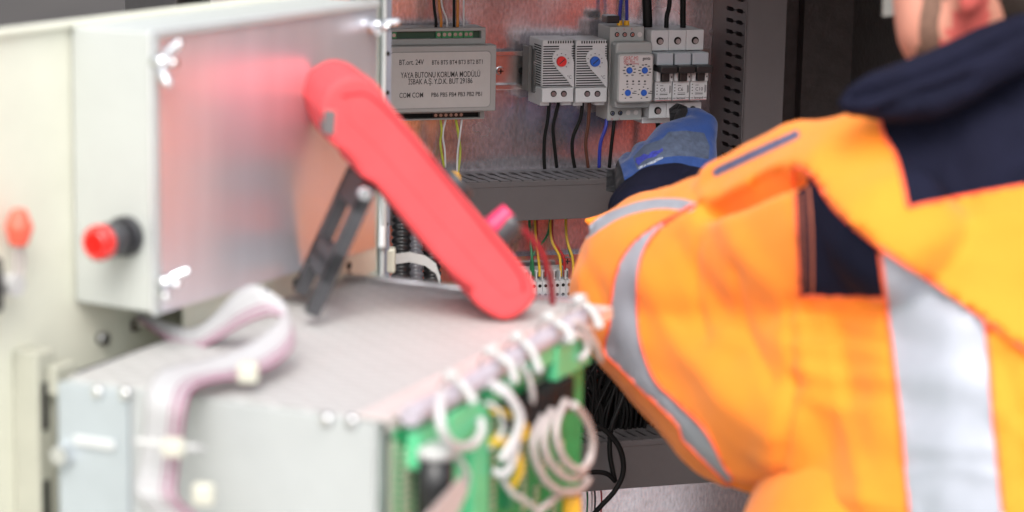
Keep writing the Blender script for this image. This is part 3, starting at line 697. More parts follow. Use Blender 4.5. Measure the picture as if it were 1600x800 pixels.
o = wire([P(598, 300, 1.97), P(598, 340, 1.97), P(597, 388, 1.97)], 0.0034, m_alu, 'short pale metal tube standing beside the left post', cat='tube', name='metal_tube')
# ================================================================== ELECTRONICS RACK
RW, RD, RH = .214, .334, .32
rack = thing('electronics_rack', 'silver card rack with perforated top holding green circuit boards', 'equipment rack', RF, (-RW/2, 0, -RH))
ymx = RD
b = B(); b.box(-RW, -.006, 0, .0025, -RH, -.001, .0008); front = b.build('front_panel', m_aluwhite, rack)
hx = RF.hit(205, 640, 'y', 0).x
b = B(); b.box(-RW-.004, hx, -.0035, -.0005, -RH, -.0025, .0008); lp = b.build('end_plate', mat('bluish aluminium', (.40, .445, .465), .45, .2, 30, .05), rack)
b = B(); b.box(-RW, -.0, .0026, ymx, -.0022, 0, .0005); b.build('perforated_top', PERF, rack)
b = B(); b.box(-.020, .0015, .0, ymx, .0002, .0022, .0006); b.box(.0003, .0015, .0, ymx, -.006, .0002); b.build('top_edge_rail', mat('warm aluminium', (.68, .62, .60), .42, .3, 30, .05), rack)
b = B(); b.box(-RW+.01, -.02, ymx-.006, ymx+.004, .0005, .005, .001); b.build('rear_edge_rail', m_zinc, rack)
b = B(); b.box(-RW, -RW+.002, .003, ymx, -RH, -.0025); b.box(-RW+.002, -.03, ymx-.002, ymx, -RH, -.0025); b.box(-.008, -.006, 0, .012, -RH, -.0025); b.build('side_wall', m_alu, rack)
for px, py in ((152, 613), (195, 616)):
    h = RF.hit(px, py, 'y', -.0036); bb = B(); bb.cyl((h.x, -.0034, h.z), (0, -1, 0), .0045, .0022, .003, 16); bb.build('screw', m_zinc, lp)
for px, py in ((510, 657), (549, 660)):
    h = RF.hit(px, py, 'y', 0); bb = B(); bb.cyl((h.x, .0002, h.z), (0, -1, 0), .0048, .0024, .003, 16); bb.build('screw', m_zinc, front)
h = RF.hit(102, 708, 'y', -.004); b = B(); b.cyl((h.x, -.0034, h.z), (0, -1, 0), .0075, .008, .006, 6, smooth=False); b.build('hex_nut', m_zinc, lp)
h = RF.hit(140, 690, 'y', -.004); b = B(); b.box(h.x-.010, h.x+.018, -.006, -.0036, h.z-.003, h.z+.003, .001); b.build('latch_bar', m_alu, lp)
# --- circuit board on the right flank
def RX(px, py, x=.0): h = RF.hit(px, py, 'x', x); return h.y, h.z
YB = RX(906, 640, .002)[0]; b = B(); b.box(.0018, .0034, .004, YB, -RH, -.0065); pcb = b.build('circuit_board', m_pcb, rack)
b = B(); b.box(.0035, .0050, RX(755, 620)[0], YB-.003, -.20, RX(850, 555, .004)[1]-.002); b.build('dark_board', m_pcbdark, pcb)
def blk(px0, py0, px1, py1, xo, mt, name, depth=.012, bev=.0015):
    (ya, za), (yb, zb) = RX(px0, py0, xo), RX(px1, py1, xo)
    b = B(); b.box(xo-depth, xo, ya, yb, za, zb, bev); return b.build(name, mt, pcb)
for a in ((655, 676, 690, 716, .016, m_mint), (704, 650, 748, 680, .020, m_mint), (742, 644, 764, 860, .018, m_mint), (664, 740, 684, 860, .012, m_greenterm), (716, 690, 736, 800, .012, m_mint), (690, 640, 706, 660, .012, m_greenterm), (770, 600, 790, 622, .012, m_mint), (800, 580, 818, 600, .012, m_mint), (800, 700, 812, 790, .012, m_greenterm), (840, 545, 868, 568, .016, m_mint), (872, 540, 925, 568, .018, m_mint)):
    blk(*a[:4], a[4], a[5], 'terminal_block', depth=.009, bev=.002)
def pinrow(px, py0, py1, xo=.008, w=.0055):
    ya, za = RX(px, py0, xo); yb, zb = RX(px, py1, xo); b = B(); n = max(3, int(abs(za-zb)/.0042))
    for k in range(n): z = za+(zb-za)*k/n; b.box(xo-.002, xo, ya-w/2, ya+w/2, z, z-.0026, .0004)
    b.build('pin_row', mat('pale pins', (.5, .55, .4), .4, .2), pcb)
for px, a, c in ((618, 690, 860), (840, 572, 620), (862, 566, 612), (884, 560, 606), (852, 700, 760), (880, 690, 740), (640, 720, 860), (636, 700, 860), (775, 640, 700), (758, 690, 860), (840, 760, 860), (868, 770, 860), (708, 690, 720), (655, 735, 860), (829, 575, 640), (851, 570, 650), (872, 565, 640), (892, 560, 630), (822, 690, 800), (800, 700, 800), (775, 620, 800)): pinrow(px, a, c)
for k, (px, py) in enumerate(((826, 648), (848, 636), (868, 624), (888, 614))):
    blk(px-9, py-16, px+10, py+16, .022, mat('matte black plastic', (.01, .01, .011), .75, 0, 50, .2, spec=.2), 'relay_block', .014, .002); blk(px-6, py+12, px+8, py+26, .014, mat('dark red plastic', (.05, .008, .006), .4), 'relay_side', .009, .0008)
# capacitor with pale cap
ya, za = RX(700, 715, .03); b = B(); b.cyl((.022, ya, za-.035), (0, 0, 1), .0105, .035, n=24); cp_ = b.build('capacitor', m_black, pcb)
b = B(); b.cyl((.022, ya, za), (0, 0, 1), .0115, .006, .0105, 24); b.build('capacitor_cap', m_tie, cp_)
o = B()
A1, A2, A3, A4 = (RF.hit(px, py, 'x', .038) for px, py in ((655, 815), (722, 742), (728, 770), (700, 830)))
o.add([A1, A2, A3, A4]+[q+Vector((.001, 0, 0)) for q in (A1, A2, A3, A4)], [(0, 1, 2, 3), (7, 6, 5, 4), (0, 4, 5, 1), (1, 5, 6, 2), (2, 6, 7, 3), (3, 7, 4, 0)])
o = o.build('cable_flag', m_wpink); frobj(o, RF); recentre(o); tag(o, 'pale pink flat cable end in front of the black capacitor', 'cable')
def RW_(px, py, x): h = RF.hit(px, py, 'x', x); return RF.w(h.x, h.y, h.z)
# lilac bundle + ties
wire([RW_(640, 650, .012), RW_(700, 622, .013), RW_(770, 580, .013), RW_(835, 540, .013), RW_(905, 500, .013), RW_(925, 492, .012)], .0062, m_lilac, 'lilac cable bundle tied along the top edge of the rack', cat='cable bundle', name='cable_bundle', n=14)
for i, (px, py, lab) in enumerate(((705, 612, 'white cable tie nearest the lower left end of the lilac bundle'), (768, 572, 'second white cable tie up the lilac bundle'), (808, 550, 'third white cable tie up the lilac bundle'), (858, 518, 'fourth white cable tie up the lilac bundle'), (905, 490, 'white cable tie at the far upper end of the lilac bundle'))):
    c = RW_(px, py, .013); t = thing('cable_tie', lab, 'cable tie', None, c, 'cable ties on the lilac bundle')
    d = RF.w(0, 1, 0)-RF.w(0, 0, 0); xax = Vector(RF.x); z = Vector((0, 0, 1))
    ring = [c+(xax*cos(a)+z*sin(a))*.0078 for a in [2*pi*k/14 for k in range(15)]]
    b = B()
    for q in range(14):
        A, C_ = ring[q], ring[q+1]; w_ = d*.0028
        b.add([A-w_, C_-w_, C_+w_, A+w_], [(0, 1, 2, 3)])
    b.build('loop', m_tie, t, t.location)
    b = B(); b.tube([c+z*.009-xax*.004, c+z*.010+xax*.004], .0034, 10, 2); b.tube([c+z*.008+xax*.002, c+z*.002+xax*(.010+.003*(i%2)), c-z*(.005+.003*(i%3))+xax*.015], [.0018, .0022, .0034], 10, 4)
    b.build('tie_head', m_tie, t, t.location)
# looping wires on the board
G6 = 'pale wire loops on the circuit board'
wire([RW_(690, 612, .02), RW_(687, 640, .03), RW_(692, 675, .034), RW_(712, 697, .034), RW_(738, 695, .03), RW_(752, 675, .026), RW_(750, 655, .022)], .0027, m_wwhite, 'white wire loop hanging left of the mint green block', G6)
wire([RW_(765, 600, .02), RW_(790, 610, .026), RW_(806, 640, .03), RW_(808, 680, .03), RW_(800, 720, .028), RW_(788, 740, .026), RW_(770, 735, .02)], .0027, m_wwhite, 'white wire loop right of the mint green block', G6)
wire([RW_(775, 606, .024), RW_(797, 622, .03), RW_(813, 655, .034), RW_(800, 690, .03), RW_(782, 720, .026)], .0028, m_wwhite, 'second thinner white wire inside the right white loop', G6)
wire([RW_(770, 640, .022), RW_(800, 650, .026), RW_(822, 672, .026), RW_(805, 690, .024), RW_(775, 682, .02)], .0024, m_wyellow, 'small yellow wire loop by the black relay blocks', G6)
wire([RW_(770, 690, .022), RW_(800, 700, .024), RW_(812, 730, .026), RW_(800, 760, .022)], .0027, m_wyellow, 'yellow wire hanging below the small yellow loop', G6)
for i, (pts, lab) in enumerate((([(846, 650), (833, 690), (838, 725), (858, 756), (884, 769), (906, 764), (920, 748)], 'lowest left of the three big pink wire loops'),
        ([(862, 640), (849, 680), (855, 714), (876, 741), (898, 748), (914, 736)], 'middle one of the three big pink wire loops'),
        ([(884, 626), (869, 662), (872, 698), (889, 726), (908, 733), (922, 715), (925, 685), (915, 655), (896, 632)], 'upper right one of the three big pink wire loops'))):
    wire([RW_(x_, y_, .022+.004*i+.0012*k) for k, (x_, y_) in enumerate(pts)], .0025, m_wpink, lab, 'big pink wire loops below the relay blocks')
wire([RW_(895, 502, .018), RW_(915, 515, .022), RW_(930, 540, .024), RW_(938, 562, .022)], .0026, m_wpink, 'pale wire leaving the far end of the bundle beside the orange sleeve', G6)
wire([RW_(880, 535, .02), RW_(895, 522, .022), RW_(912, 528, .022), RW_(917, 548, .022), RW_(905, 562, .02)], .0024, m_wwhite, 'small white loop at the far mint green block', G6)
wire([RW_(840, 800, .02), RW_(865, 780, .022), RW_(890, 765, .022), RW_(905, 770, .02)], .0024, m_wpink, 'pale wire below the big pink loops', G6)
wire([RW_(760, 630, .02), RW_(778, 640, .024), RW_(786, 668, .024), RW_(776, 690, .022), RW_(764, 700, .02)], .0016, m_wwhite, 'thin white wire tight beside the mint green column', G6)
wire([RW_(812, 565, .018), RW_(826, 590, .022), RW_(832, 620, .022), RW_(828, 640, .018)], .0018, m_wwhite, 'thin white wire dropping to the nearest black relay block', G6)
wire([RW_(780, 740, .02), RW_(800, 770, .024), RW_(830, 790, .024), RW_(860, 830, .02)], .0018, m_wwhite, 'thin white wire crossing the board low down', G6)
wire([RW_(698, 690, .022), RW_(716, 715, .026), RW_(730, 742, .026), RW_(726, 770, .02)], .0018, m_wwhite, 'thin white wire beside the capacitor cap', G6)
o = B().box(-.006, .006, -.006, .006, -.008, .008, .003).build('wire_sleeve', m_yellowb); o.location = RW_(893, 792, .02); tag(o, 'yellow wire sleeve at the bottom below the pink loops', 'wire sleeve')
# ================================================================== RIBBON CABLE
rows = [((218, 500), (212, 488), 1.56), ((240, 516), (240, 494), 1.55), ((268, 534), (268, 506), 1.535), ((302, 545), (302, 512), 1.525), ((342, 528), (334, 492), 1.515), ((384, 504), (364, 460), 1.50),
        ((422, 491), (393, 445), 1.49), ((446, 498), (420, 454), 1.485), ((458, 520), (446, 478), 1.475), ((456, 545), (430, 508), 1.455), ((428, 571), (385, 540), 1.43), ((385, 588), (322, 563), 1.41),
        ((335, 596), (266, 574), 1.395), ((302, 610), (240, 590), 1.378), ((290, 640), (229, 622), 1.362), ((284, 690), (224, 676), 1.365), ((277, 745), (216, 735), 1.366), ((276, 775), (212, 768), 1.352), ((300, 800), (235, 802), 1.35), ((340, 830), (280, 840), 1.34)]
def catm(a, b_, c, d, t): return .5*((2*b_)+(c-a)*t+(2*a-5*b_+4*c-d)*t*t+(3*b_-a-3*c+d)*t**3)
Mp = [P(r[0][0], r[0][1], r[2]-.004) for r in rows]; Op = [P(r[1][0], r[1][1], r[2]+.012) for r in rows]
def dense(pp, k=5):
    out = []
    for i in range(len(pp)-1):
        for q in range(k): out.append(catm(pp[max(i-1, 0)], pp[i], pp[i+1], pp[min(i+2, len(pp)-1)], q/k))
    return out+[pp[-1]]
Mp, Op = dense(Mp), dense(Op)
cols = [0, .065, .15, .21, .30, .35, .45, .55, .7, .85, 1.0]; magc = {0, 2, 4}
b = B(); grid = []
for A, C_ in zip(Mp, Op): grid.append([b.bm.verts.new(A.lerp(C_, c)) for c in cols])
for r_a, r_b in zip(grid, grid[1:]):
    for k in range(len(cols)-1):
        f = b.bm.faces.new([r_a[k], r_a[k+1], r_b[k+1], r_b[k]]); f.material_index = 1 if k in magc else 0; f.smooth = True
rib = b.build('ribbon_cable', [m_ribbon, m_magenta])
sm = rib.modifiers.new('s', 'SOLIDIFY'); sm.thickness = .0009; recentre(rib); tag(rib, 'white flat ribbon cable with magenta stripes looping over the rack', 'ribbon cable')
rt1 = thing('cable_tie', 'white cable tie holding the ribbon on the rack front', 'cable tie', None, P(270, 697, 1.352))
b = B(); b.tube([P(212, 690, 1.352), P(250, 694, 1.350), P(300, 700, 1.352), P(318, 702, 1.362)], .0022, 8); b.build('strap', m_tie, rt1, rt1.location)
b = B(); c = P(271, 699, 1.348); b.box(c.x-.006, c.x+.006, c.y-.004, c.y+.004, c.z-.005, c.z+.005, .0015); b.build('tie_head', mat('ivory nylon', (.55, .54, .45), .4), rt1, rt1.location)
c = P(388, 583, 1.405); o = B().box(c.x-.006, c.x+.006, c.y-.006, c.y+.006, c.z-.005, c.z+.006, .0018).build('adhesive_mount', MATS['ivory nylon']); recentre(o); tag(o, 'ivory cable mount under the ribbon on the rack top', 'cable mount')
c = P(318, 772, 1.352); o = B().box(c.x-.006, c.x+.006, c.y-.004, c.y+.004, c.z-.006, c.z+.006, .0018).build('adhesive_mount', MATS['ivory nylon']); recentre(o); tag(o, 'ivory cable mount low on the rack front', 'cable mount')
# ================================================================== MULTIMETER
hm = RF.hit(785, 500, 'z', .0025); om = RF.w(hm.x, hm.y, hm.z)
MF = Frame(om, 13); MW = .088
def closed(pts, k=3):
    v = [Vector((p[0], p[1], 0)) for p in pts]; n = len(v)
    return [tuple(catm(v[i-1], v[i], v[(i+1) % n], v[(i+2) % n], q/k)[:2]) for i in range(n) for q in range(k)]
outl = [(501, 172), (507, 148), (520, 131), (546, 118), (574, 122), (594, 138), (610, 165), (655, 218), (700, 276), (750, 336), (800, 395), (828, 430), (837, 447), (838, 464), (828, 481), (808, 496), (792, 501), (774, 497), (748, 480), (739, 466), (737, 452), (722, 441), (690, 412), (640, 352), (600, 304), (585, 288), (566, 277), (556, 258), (540, 240), (522, 228), (512, 208), (504, 182)]
pp = []
for px, py in closed(outl):
    h = MF.hit(px, py, 'y', 0); pp.append((h.x, h.z))
mt_ = thing('multimeter', 'red rubber cased multimeter leaning on its black stand on the rack', 'multimeter', MF, (0, 0, 0))
b = B(); b.prism(pp, (0, 0, 0), (1, 0, 0), (0, 0, 1), (0, MW, 0), .0042, smooth=False, seg=3); hol = b.build('holster', m_meter, mt_)
cxx = sum(p[0] for p in pp)/len(pp); czz = sum(p[1] for p in pp)/len(pp)
inl = [(575, 150), (600, 178), (650, 235), (700, 297), (760, 370), (806, 428), (812, 450), (800, 462), (786, 458), (760, 430), (700, 362), (640, 292), (580, 222), (545, 186), (548, 158)]
b = B(); b.prism([(MF.hit(x_, y_, 'y', 0).x, MF.hit(x_, y_, 'y', 0).z) for x_, y_ in closed(inl)], (0, -.0005, 0), (1, 0, 0), (0, 0, 1), (0, .004, 0), .0004, seg=2); b.build('side_grip', m_meter, hol)
cx_ = sum(p[0] for p in pp)/len(pp); cz_ = sum(p[1] for p in pp)/len(pp)
ax_ = Vector((MF.hit(820, 470, 'y', 0)-MF.hit(545, 145, 'y', 0))); ax_.y = 0; Lm = ax_.length; ax_.normalize(); nrm = Vector((-ax_.z, 0, ax_.x)); nrm = nrm if nrm.z > 0 else -nrm
st = MF.hit(545, 145, 'y', 0); st.y = 0
def SMh(px, py): q = MF.hit(px, py, 'y', 0); q.y = -.0002; return q
b = B(); b.tube([SMh(x_, y_) for x_, y_ in ((534, 150), (570, 147), (604, 172), (655, 230), (710, 298), (765, 368), (812, 428), (818, 455))], .0009, 6, 4); b.build('case_seam', mat('dark red seam', (.35, .02, .03), .7, 0, 30, .1), hol)
# dark face of the meter with screen and rotary knob, on the upper side
ce = MF.hit(600, 155, 'y', 0); ce.y = 0
def on(u, y, hgt): 
    base_ = MF.hit(612, 168, 'y', 0); base_.y = 0
    return base_+ax_*u+Vector((0, y, 0))+nrm*hgt
def slab(b, u0, u1, y0, y1, h0, h1, mi=0):
    vs = [on(u, y, h) for h in (h0, h1) for (u, y) in ((u0, y0), (u1, y0), (u1, y1), (u0, y1))]
    b.add(vs, [(0, 1, 2, 3), (7, 6, 5, 4), (0, 4, 5, 1), (1, 5, 6, 2), (2, 6, 7, 3), (3, 7, 4, 0)], mi)
b = B(); slab(b, .002, .125, .016, MW-.016, -.004, .0006); face = b.build('face', m_meterdark, mt_)
b = B(); slab(b, .006, .045, .022, MW-.022, .0007, .0012); b.build('screen', mat('lcd', (.35, .4, .34), .2), face)
b = B(); c = on(.078, MW/2, .0006); b.cyl(c, nrm, .014, .006, .012, 24); b.build('selector_knob', m_stand, face)
h = MF.hit(515, 190, 'y', 0); b = B(); b.prism([(-.0035, -.008), (.0035, -.009), (.0045, .007), (-.0035, .008)], (h.x, -.0006, h.z), (1, 0, 0), (0, 0, 1), (0, .02, 0), .0008); b.build('strap_slot', mat('grey inset', (.13, .12, .12), .5), mt_)
# kick stand: two rails joined by bars
def SM(px, py): q = MF.hit(px, py, 'y', 0); q.y = 0; return q
ka, kb = SM(583, 292), SM(490, 497); kd = (kb-ka); kl = kd.length; kd.normalize(); kn = Vector((-kd.z, 0, kd.x))
st_w = .012
b = B()
def bar(b, u0, u1, y0, y1, t=.0045):
    vs = []
    for h in (-t, t):
        for (u, y) in ((u0, y0), (u1, y0), (u1, y1), (u0, y1)): vs.append(ka+kd*u+Vector((0, y, 0))+kn*h)
    b.add(vs, [(0, 1, 2, 3), (7, 6, 5, 4), (0, 4, 5, 1), (1, 5, 6, 2), (2, 6, 7, 3), (3, 7, 4, 0)])
y0, y1 = .006, .078
for (a, c, e, f) in ((0, kl, y0, y0+.010), (0, kl-.002, y1-.012, y1), (0, .02, y0, y1), (.05, .062, y0, y1), (kl*.62, kl*.75, y0, y1)): bar(b, a, c, e, f)
bmesh.ops.recalc_face_normals(b.bm, faces=b.bm.faces[:])
b.build('kick_stand', m_stand, mt_)
b = B(); c = SM(571, 303); b.cyl(c+Vector((0, .004, 0)), (0, -1, 0), .0055, .005, .004, 16); b.build('hinge_pin', m_zinc, mt_)
# probe plug and lead
pl_ = thing('test_lead', 'red and black banana plug with its dark red lead at the foot of the meter', 'test lead', MF, tuple(SM(790, 372)))
b = B(); b.tube([SM(770, 385)+Vector((0, .03, 0)), SM(785, 368)+Vector((0, .03, 0)), SM(812, 343)+Vector((0, .03, 0))], [.007, .0075, .0065], 14); b.build('plug', m_probe, pl_)
b = B(); b.tube([SM(792, 385)+Vector((0, .03, 0)), SM(815, 362)+Vector((0, .03, 0)), SM(823, 356)+Vector((0, .03, 0))], [.0085, .0095, .007], 14); b.build('boot', m_stand, pl_)
b = B(); b.tube([SM(820, 366)+Vector((0, .03, 0)), SM(840, 378)+Vector((0, .033, 0)), SM(862, 405)+Vector((0, .035, 0)), SM(878, 440)+Vector((0, .04, 0)), SM(890, 480)+Vector((0, .05, 0)), SM(900, 540)+Vector((0, .06, 0))], .0024, 10); b.build('lead', mat('dark red lead', (.22, .01, .02), .4), pl_)
o = B().ball((0, 0, 0), .0075, 0, (1, 1, 1.2)).build('wire_connector', m_yellowb); o.location = P(708, 283, 1.95); tag(o, 'small yellow wire connector peeping out behind the meter', 'wire connector')
# ================================================================== PERSON
def caps(b, pts, den=.35):
    """overlapping balls along a chain (world point, radius)"""
    for (a, ra), (c, rc) in zip(pts, pts[1:]):
        a, c = Vector(a), Vector(c); n = max(2, int((c-a).length/(max(min(ra, rc), .006)*den))+1)
        for k in range(n+1):
            t = k/n; b.ball(a.lerp(c, t), ra*(1-t)+rc*t, 0, seg=20)
def remesh(b, name, vox, smooth=6, fac=.6):
    me = bpy.data.meshes.new(name); b.bm.to_mesh(me); b.bm.free(); o = bpy.data.objects.new(name, me); COL.objects.link(o)
    r = o.modifiers.new('r', 'REMESH'); r.mode = 'VOXEL'; r.voxel_size = vox
    s_ = o.modifiers.new('s', 'SMOOTH'); s_.factor = fac; s_.iterations = smooth
    dg = bpy.context.evaluated_depsgraph_get(); dg.update(); m2 = bpy.data.meshes.new_from_object(o.evaluated_get(dg))
    bpy.data.objects.remove(o); return m2
def inpoly(x, y, poly):
    ins = np.zeros(len(x), bool); n = len(poly)
    for i in range(n):
        x0, y0 = poly[i]; x1, y1 = poly[(i+1) % n]
        if y0 == y1: continue
        c = ((y0 > y) != (y1 > y)) & (x < (x1-x0)*(y-y0)/(y1-y0)+x0); ins ^= c
    return ins
def segdist(x, y, poly, closed=False):
    best = np.full(len(x), 1e9); bx = x.copy(); by = y.copy(); n = len(poly)
    for i in range(n if closed else n-1):
        x0, y0 = poly[i]; x1, y1 = poly[(i+1) % n]; dx, dy = x1-x0, y1-y0; L2 = dx*dx+dy*dy
        if L2 == 0: continue
        t = np.clip(((x-x0)*dx+(y-y0)*dy)/L2, 0, 1); qx, qy = x0+t*dx, y0+t*dy; d = np.hypot(x-qx, y-qy)
        k = d < best; best[k] = d[k]; bx[k] = qx[k]; by[k] = qy[k]
    return best, bx, by
def get(me):
    n = len(me.vertices); co = np.empty(n*3); me.vertices.foreach_get('co', co); no = np.empty(n*3); me.vertices.foreach_get('normal', no)
    return co.reshape(-1, 3), no.reshape(-1, 3)
def smoothline(pts, k=6):
    v = [Vector((p[0], p[1], 0)) for p in pts]; return [(q.x, q.y) for q in dense(v, k)]
def zoned(me, zones, names, parent, front_only=True, back=None):
    """split a garment mesh along seam outlines into separate panels"""
    co, no = get(me); X, Y, Z = proj(co)
    face = [list(p.vertices) for p in me.polygons]
    cen = np.array([co[f].mean(0) for f in face]); fn = np.array([p.normal for p in me.polygons])
    fx, fy, fz = proj(cen); facing = ((CAM-cen)*fn).sum(1) > 0
    reg = np.zeros(len(face), int)
    for i, poly in enumerate(zones): 
        k = inpoly(fx, fy, poly)
        if front_only: k &= facing
        reg[k] = i+1
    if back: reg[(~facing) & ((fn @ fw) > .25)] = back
    vf = [[] for _ in range(len(co))]
    for i, f in enumerate(face):
        for v in f: vf[v].append(i)
    for r_ in range(1, len(zones)+1):       # keep each panel in one piece
        todo = set(np.nonzero(reg == r_)[0].tolist()); comps = []
        while todo:
            st_ = [todo.pop()]; c_ = [st_[0]]
            while st_:
                for v in face[st_.pop()]:
                    for g_ in vf[v]:
                        if g_ in todo: todo.discard(g_); st_.append(g_); c_.append(g_)
            comps.append(c_)
        comps.sort(key=len)
        for c_ in comps[:-1]: reg[c_] = 0
    vr = [set() for _ in range(len(co))]
    for f, r_ in zip(face, reg):
        for v in f: vr[v].add(int(r_))
    for i, poly in enumerate(zones):
        idx = np.array([k for k in range(len(co)) if len(vr[k]) > 1 and (i+1) in vr[k]], int)
        if not len(idx): continue
        d, bx, by = segdist(X[idx], Y[idx], poly, True); ok = d < 14
        idx, bx, by = idx[ok], bx[ok], by[ok]; z = Z[idx][:, None]
        co[idx] = CAM+z*(fw+rt*((bx-800)/F)[:, None]-up*((by-400)/F)[:, None])
    objs = []
    for r_, (nm, mt, par) in enumerate(names):
        fs = [face[k] for k in range(len(face)) if reg[k] == r_]
        if not fs: objs.append(None); continue
        used = sorted({v for f in fs for v in f}); mp = {v: i for i, v in enumerate(used)}
        me2 = bpy.data.meshes.new(nm); me2.from_pydata([tuple(co[v]) for v in used], [], [[mp[v] for v in f] for f in fs]); me2.materials.append(mt)
        me2.polygons.foreach_set('use_smooth', [True]*len(fs))
        pr_ = parent if par is None else objs[par]
        base_ = Vector(person['org']); me2.transform(Matrix.Translation(-base_)); o = link(nm, me2, pr_)
        objs.append(o)
    return objs, co, face
PO = P(1640, 700, 1.62); PO.z = 0
# --- the body: one continuous figure, standing, left arm reaching into the cabinet
b = B()
neck = P(1600, 110, 1.62); shL, shR = P(1380, 320, 1.62), P(1990, 300, 1.68)
hip = Vector((P(1680, 800, 1.62).x, P(1680, 800, 1.62).y, .92))
caps(b, [(P(1580, -110, 1.62), .088), (P(1590, 10, 1.62), .060), (neck, .058), (P(1620, 220, 1.63), .075)])
b.ball(P(1618, -120, 1.63), .088, 0, (.92, 1.05, 1.12), 28)
caps(b, [(P(1515, -10, 1.60), .052), (P(1478, 35, 1.585), .034), (P(1462, 56, 1.60), .026)])      # jaw
caps(b, [(P(1470, -70, 1.62), .030), (P(1474, 0, 1.60), .028), (P(1462, 50, 1.60), .022)])         # cheek
caps(b, [(P(1440, -60, 1.66), .014), (P(1416, 2, 1.68), .008), (P(1414, 12, 1.69), .009), (P(1440, 10, 1.67), .014)])  # nose
caps(b, [(P(1440, 40, 1.66), .010), (P(1446, 60, 1.66), .010)])
caps(b, [(P(1512, -50, 1.535), .014), (P(1522, -20, 1.53), .012), (P(1510, 12, 1.535), .009)])    # ear
caps(b, [(P(1620, 260, 1.64), .11), (P(1650, 560, 1.63), .13), (hip, .13)])
caps(b, [(shL, .05), (P(1620, 250, 1.64), .07), (shR, .05)])
caps(b, [(shL, .05), (P(1090, 480, 1.82), .042), (P(1030, 345, 2.07), .030), (P(1040, 300, 2.13), .028)])
caps(b, [(shR, .05), (P(2150, 620, 1.75), .042), (P(2080, 850, 1.95), .03), (P(2060, 900, 2.0), .035)])
for s_ in (-1, 1):
    caps(b, [(hip+Vector((s_*.09, 0, -.02)), .085), (hip+Vector((s_*.11, .01, -.42)), .058), (Vector((hip.x+s_*.12, hip.y, .10)), .042)])
    caps(b, [(Vector((hip.x+s_*.12, hip.y, .06)), .045), (Vector((hip.x+s_*.13, hip.y+.15, .045)), .04)])
me = remesh(b, 'person', .006, 8)
co, no = get(me); X, Y, Z = proj(co)
me.transform(Matrix.Translation(-PO))
for p in me.polygons: p.use_smooth = True
me.materials.append(m_skin); me.materials.append(m_stubble); me.materials.append(m_ear)
person = link('person', me); person.location = PO; person['org'] = list(PO)
tag(person, 'person in orange and navy high visibility jacket reaching into the cabinet', 'person')
cen = np.array([np.array(p.center)+np.array(PO) for p in me.polygons]); fx, fy, fz = proj(cen)
bd = inpoly(fx, fy, smoothline([(1436, -60), (1480, -60), (1474, 10), (1464, 60), (1456, 120), (1410, 120), (1430, 85), (1440, 20)]))
er = inpoly(fx, fy, [(1500, -90), (1546, -90), (1544, 45), (1505, 60), (1470, 75), (1490, 30), (1500, 5)])
me.polygons.foreach_set('material_index', np.where(er, 2, np.where(bd, 1, 0)).astype('i'))
def pbuild(b, nm, mt, par): return b.build(nm, mt, par, PO)
b = B(); b.ball(P(1615, -135, 1.63), .100, 0, (.93, 1.06, 1.12), 28); caps(b, [(P(1625, -60, 1.60), .07), (P(1640, 5, 1.60), .058)])
caps(b, [(P(1555, -60, 1.57), .03), (P(1575, -8, 1.57), .018)])
hm_ = remesh(b, 'hair', .006, 4); hm_.transform(Matrix.Translation(-PO)); hm_.materials.append(m_hair)
for p in hm_.polygons: p.use_smooth = True
link('hair', hm_, person)
b = B(); c = P(1396, -14, 1.64); d1 = (P(1425, -20, 1.60)-c)*.62
b.prism([(-1, -.020*45), (1, -.020*45), (1.05, .9), (-1.0, .9)] if False else [(-.9, -1), (.7, -1.05), (1, -.6), (1, .9), (-1, .9)], c, d1, (0, 0, .016), (0, -.0015, 0)); gl = pbuild(b, 'spectacles', m_glass, person)
b = B(); b.tube([P(1430, -34, 1.59), P(1480, -40, 1.55), P(1516, -44, 1.53)], .002, 8); pbuild(b, 'temple_arm', m_stand, gl)
# --- jacket
b = B()
caps(b, [(P(1650, 545, 1.62), .168), (P(1655, 800, 1.62), .185), (P(1660, 1180, 1.62), .205)], .25)
caps(b, [(P(1650, 545, 1.62), .168), (P(1960, 530, 1.66), .16)], .25); caps(b, [(P(1660, 1180, 1.62), .205), (P(1960, 1180, 1.66), .20)], .2)
caps(b, [(P(1655, 800, 1.62), .185), (P(1960, 800, 1.66), .19)], .25)
caps(b, [(P(1368, 335, 1.58), .066), (P(1500, 300, 1.60), .085), (P(1640, 290, 1.62), .10), (P(1950, 330, 1.66), .09)], .25)
caps(b, [(P(1368, 345, 1.58), .070), (P(1240, 400, 1.68), .076), (P(1056, 466, 1.80), .0795)], .2)
caps(b, [(P(1056, 466, 1.80), .0795), (P(1172, 588, 1.72), .079), (P(1340, 610, 1.62), .080)], .2)
caps(b, [(P(1056, 466, 1.80), .0795), (P(1030, 400, 1.95), .055), (P(1015, 368, 2.06), .036)], .2)
caps(b, [(P(1020, 352, 2.04), .026), (P(950, 350, 2.02), .013), (P(914, 346, 2.01), .005)], .3)
caps(b, [(P(1082, 325, 1.95), .008), (P(1045, 335, 2.0), .02)], .3)
caps(b, [(P(1112, 278, 1.70), .0125), (P(1180, 255, 1.66), .017), (P(1245, 235, 1.62), .0195), (P(1310, 232, 1.58), .020), (P(1368, 235, 1.54), .022)], .2)
caps(b, [(P(1240, 250, 1.63), .020), (P(1330, 300, 1.56), .04), (P(1400, 360, 1.52), .045)], .2)
caps(b, [(P(1480, 210, 1.60), .035), (P(1560, 140, 1.59), .045), (P(1610, 128, 1.59), .055), (P(1720, 110, 1.62), .055), (P(1850, 140, 1.64), .05)], .25)
caps(b, [(P(1950, 340, 1.66), .085), (P(2160, 640, 1.76), .07), (P(2090, 860, 1.94), .05)], .25)
me = remesh(b, 'jacket', .0045, 10)
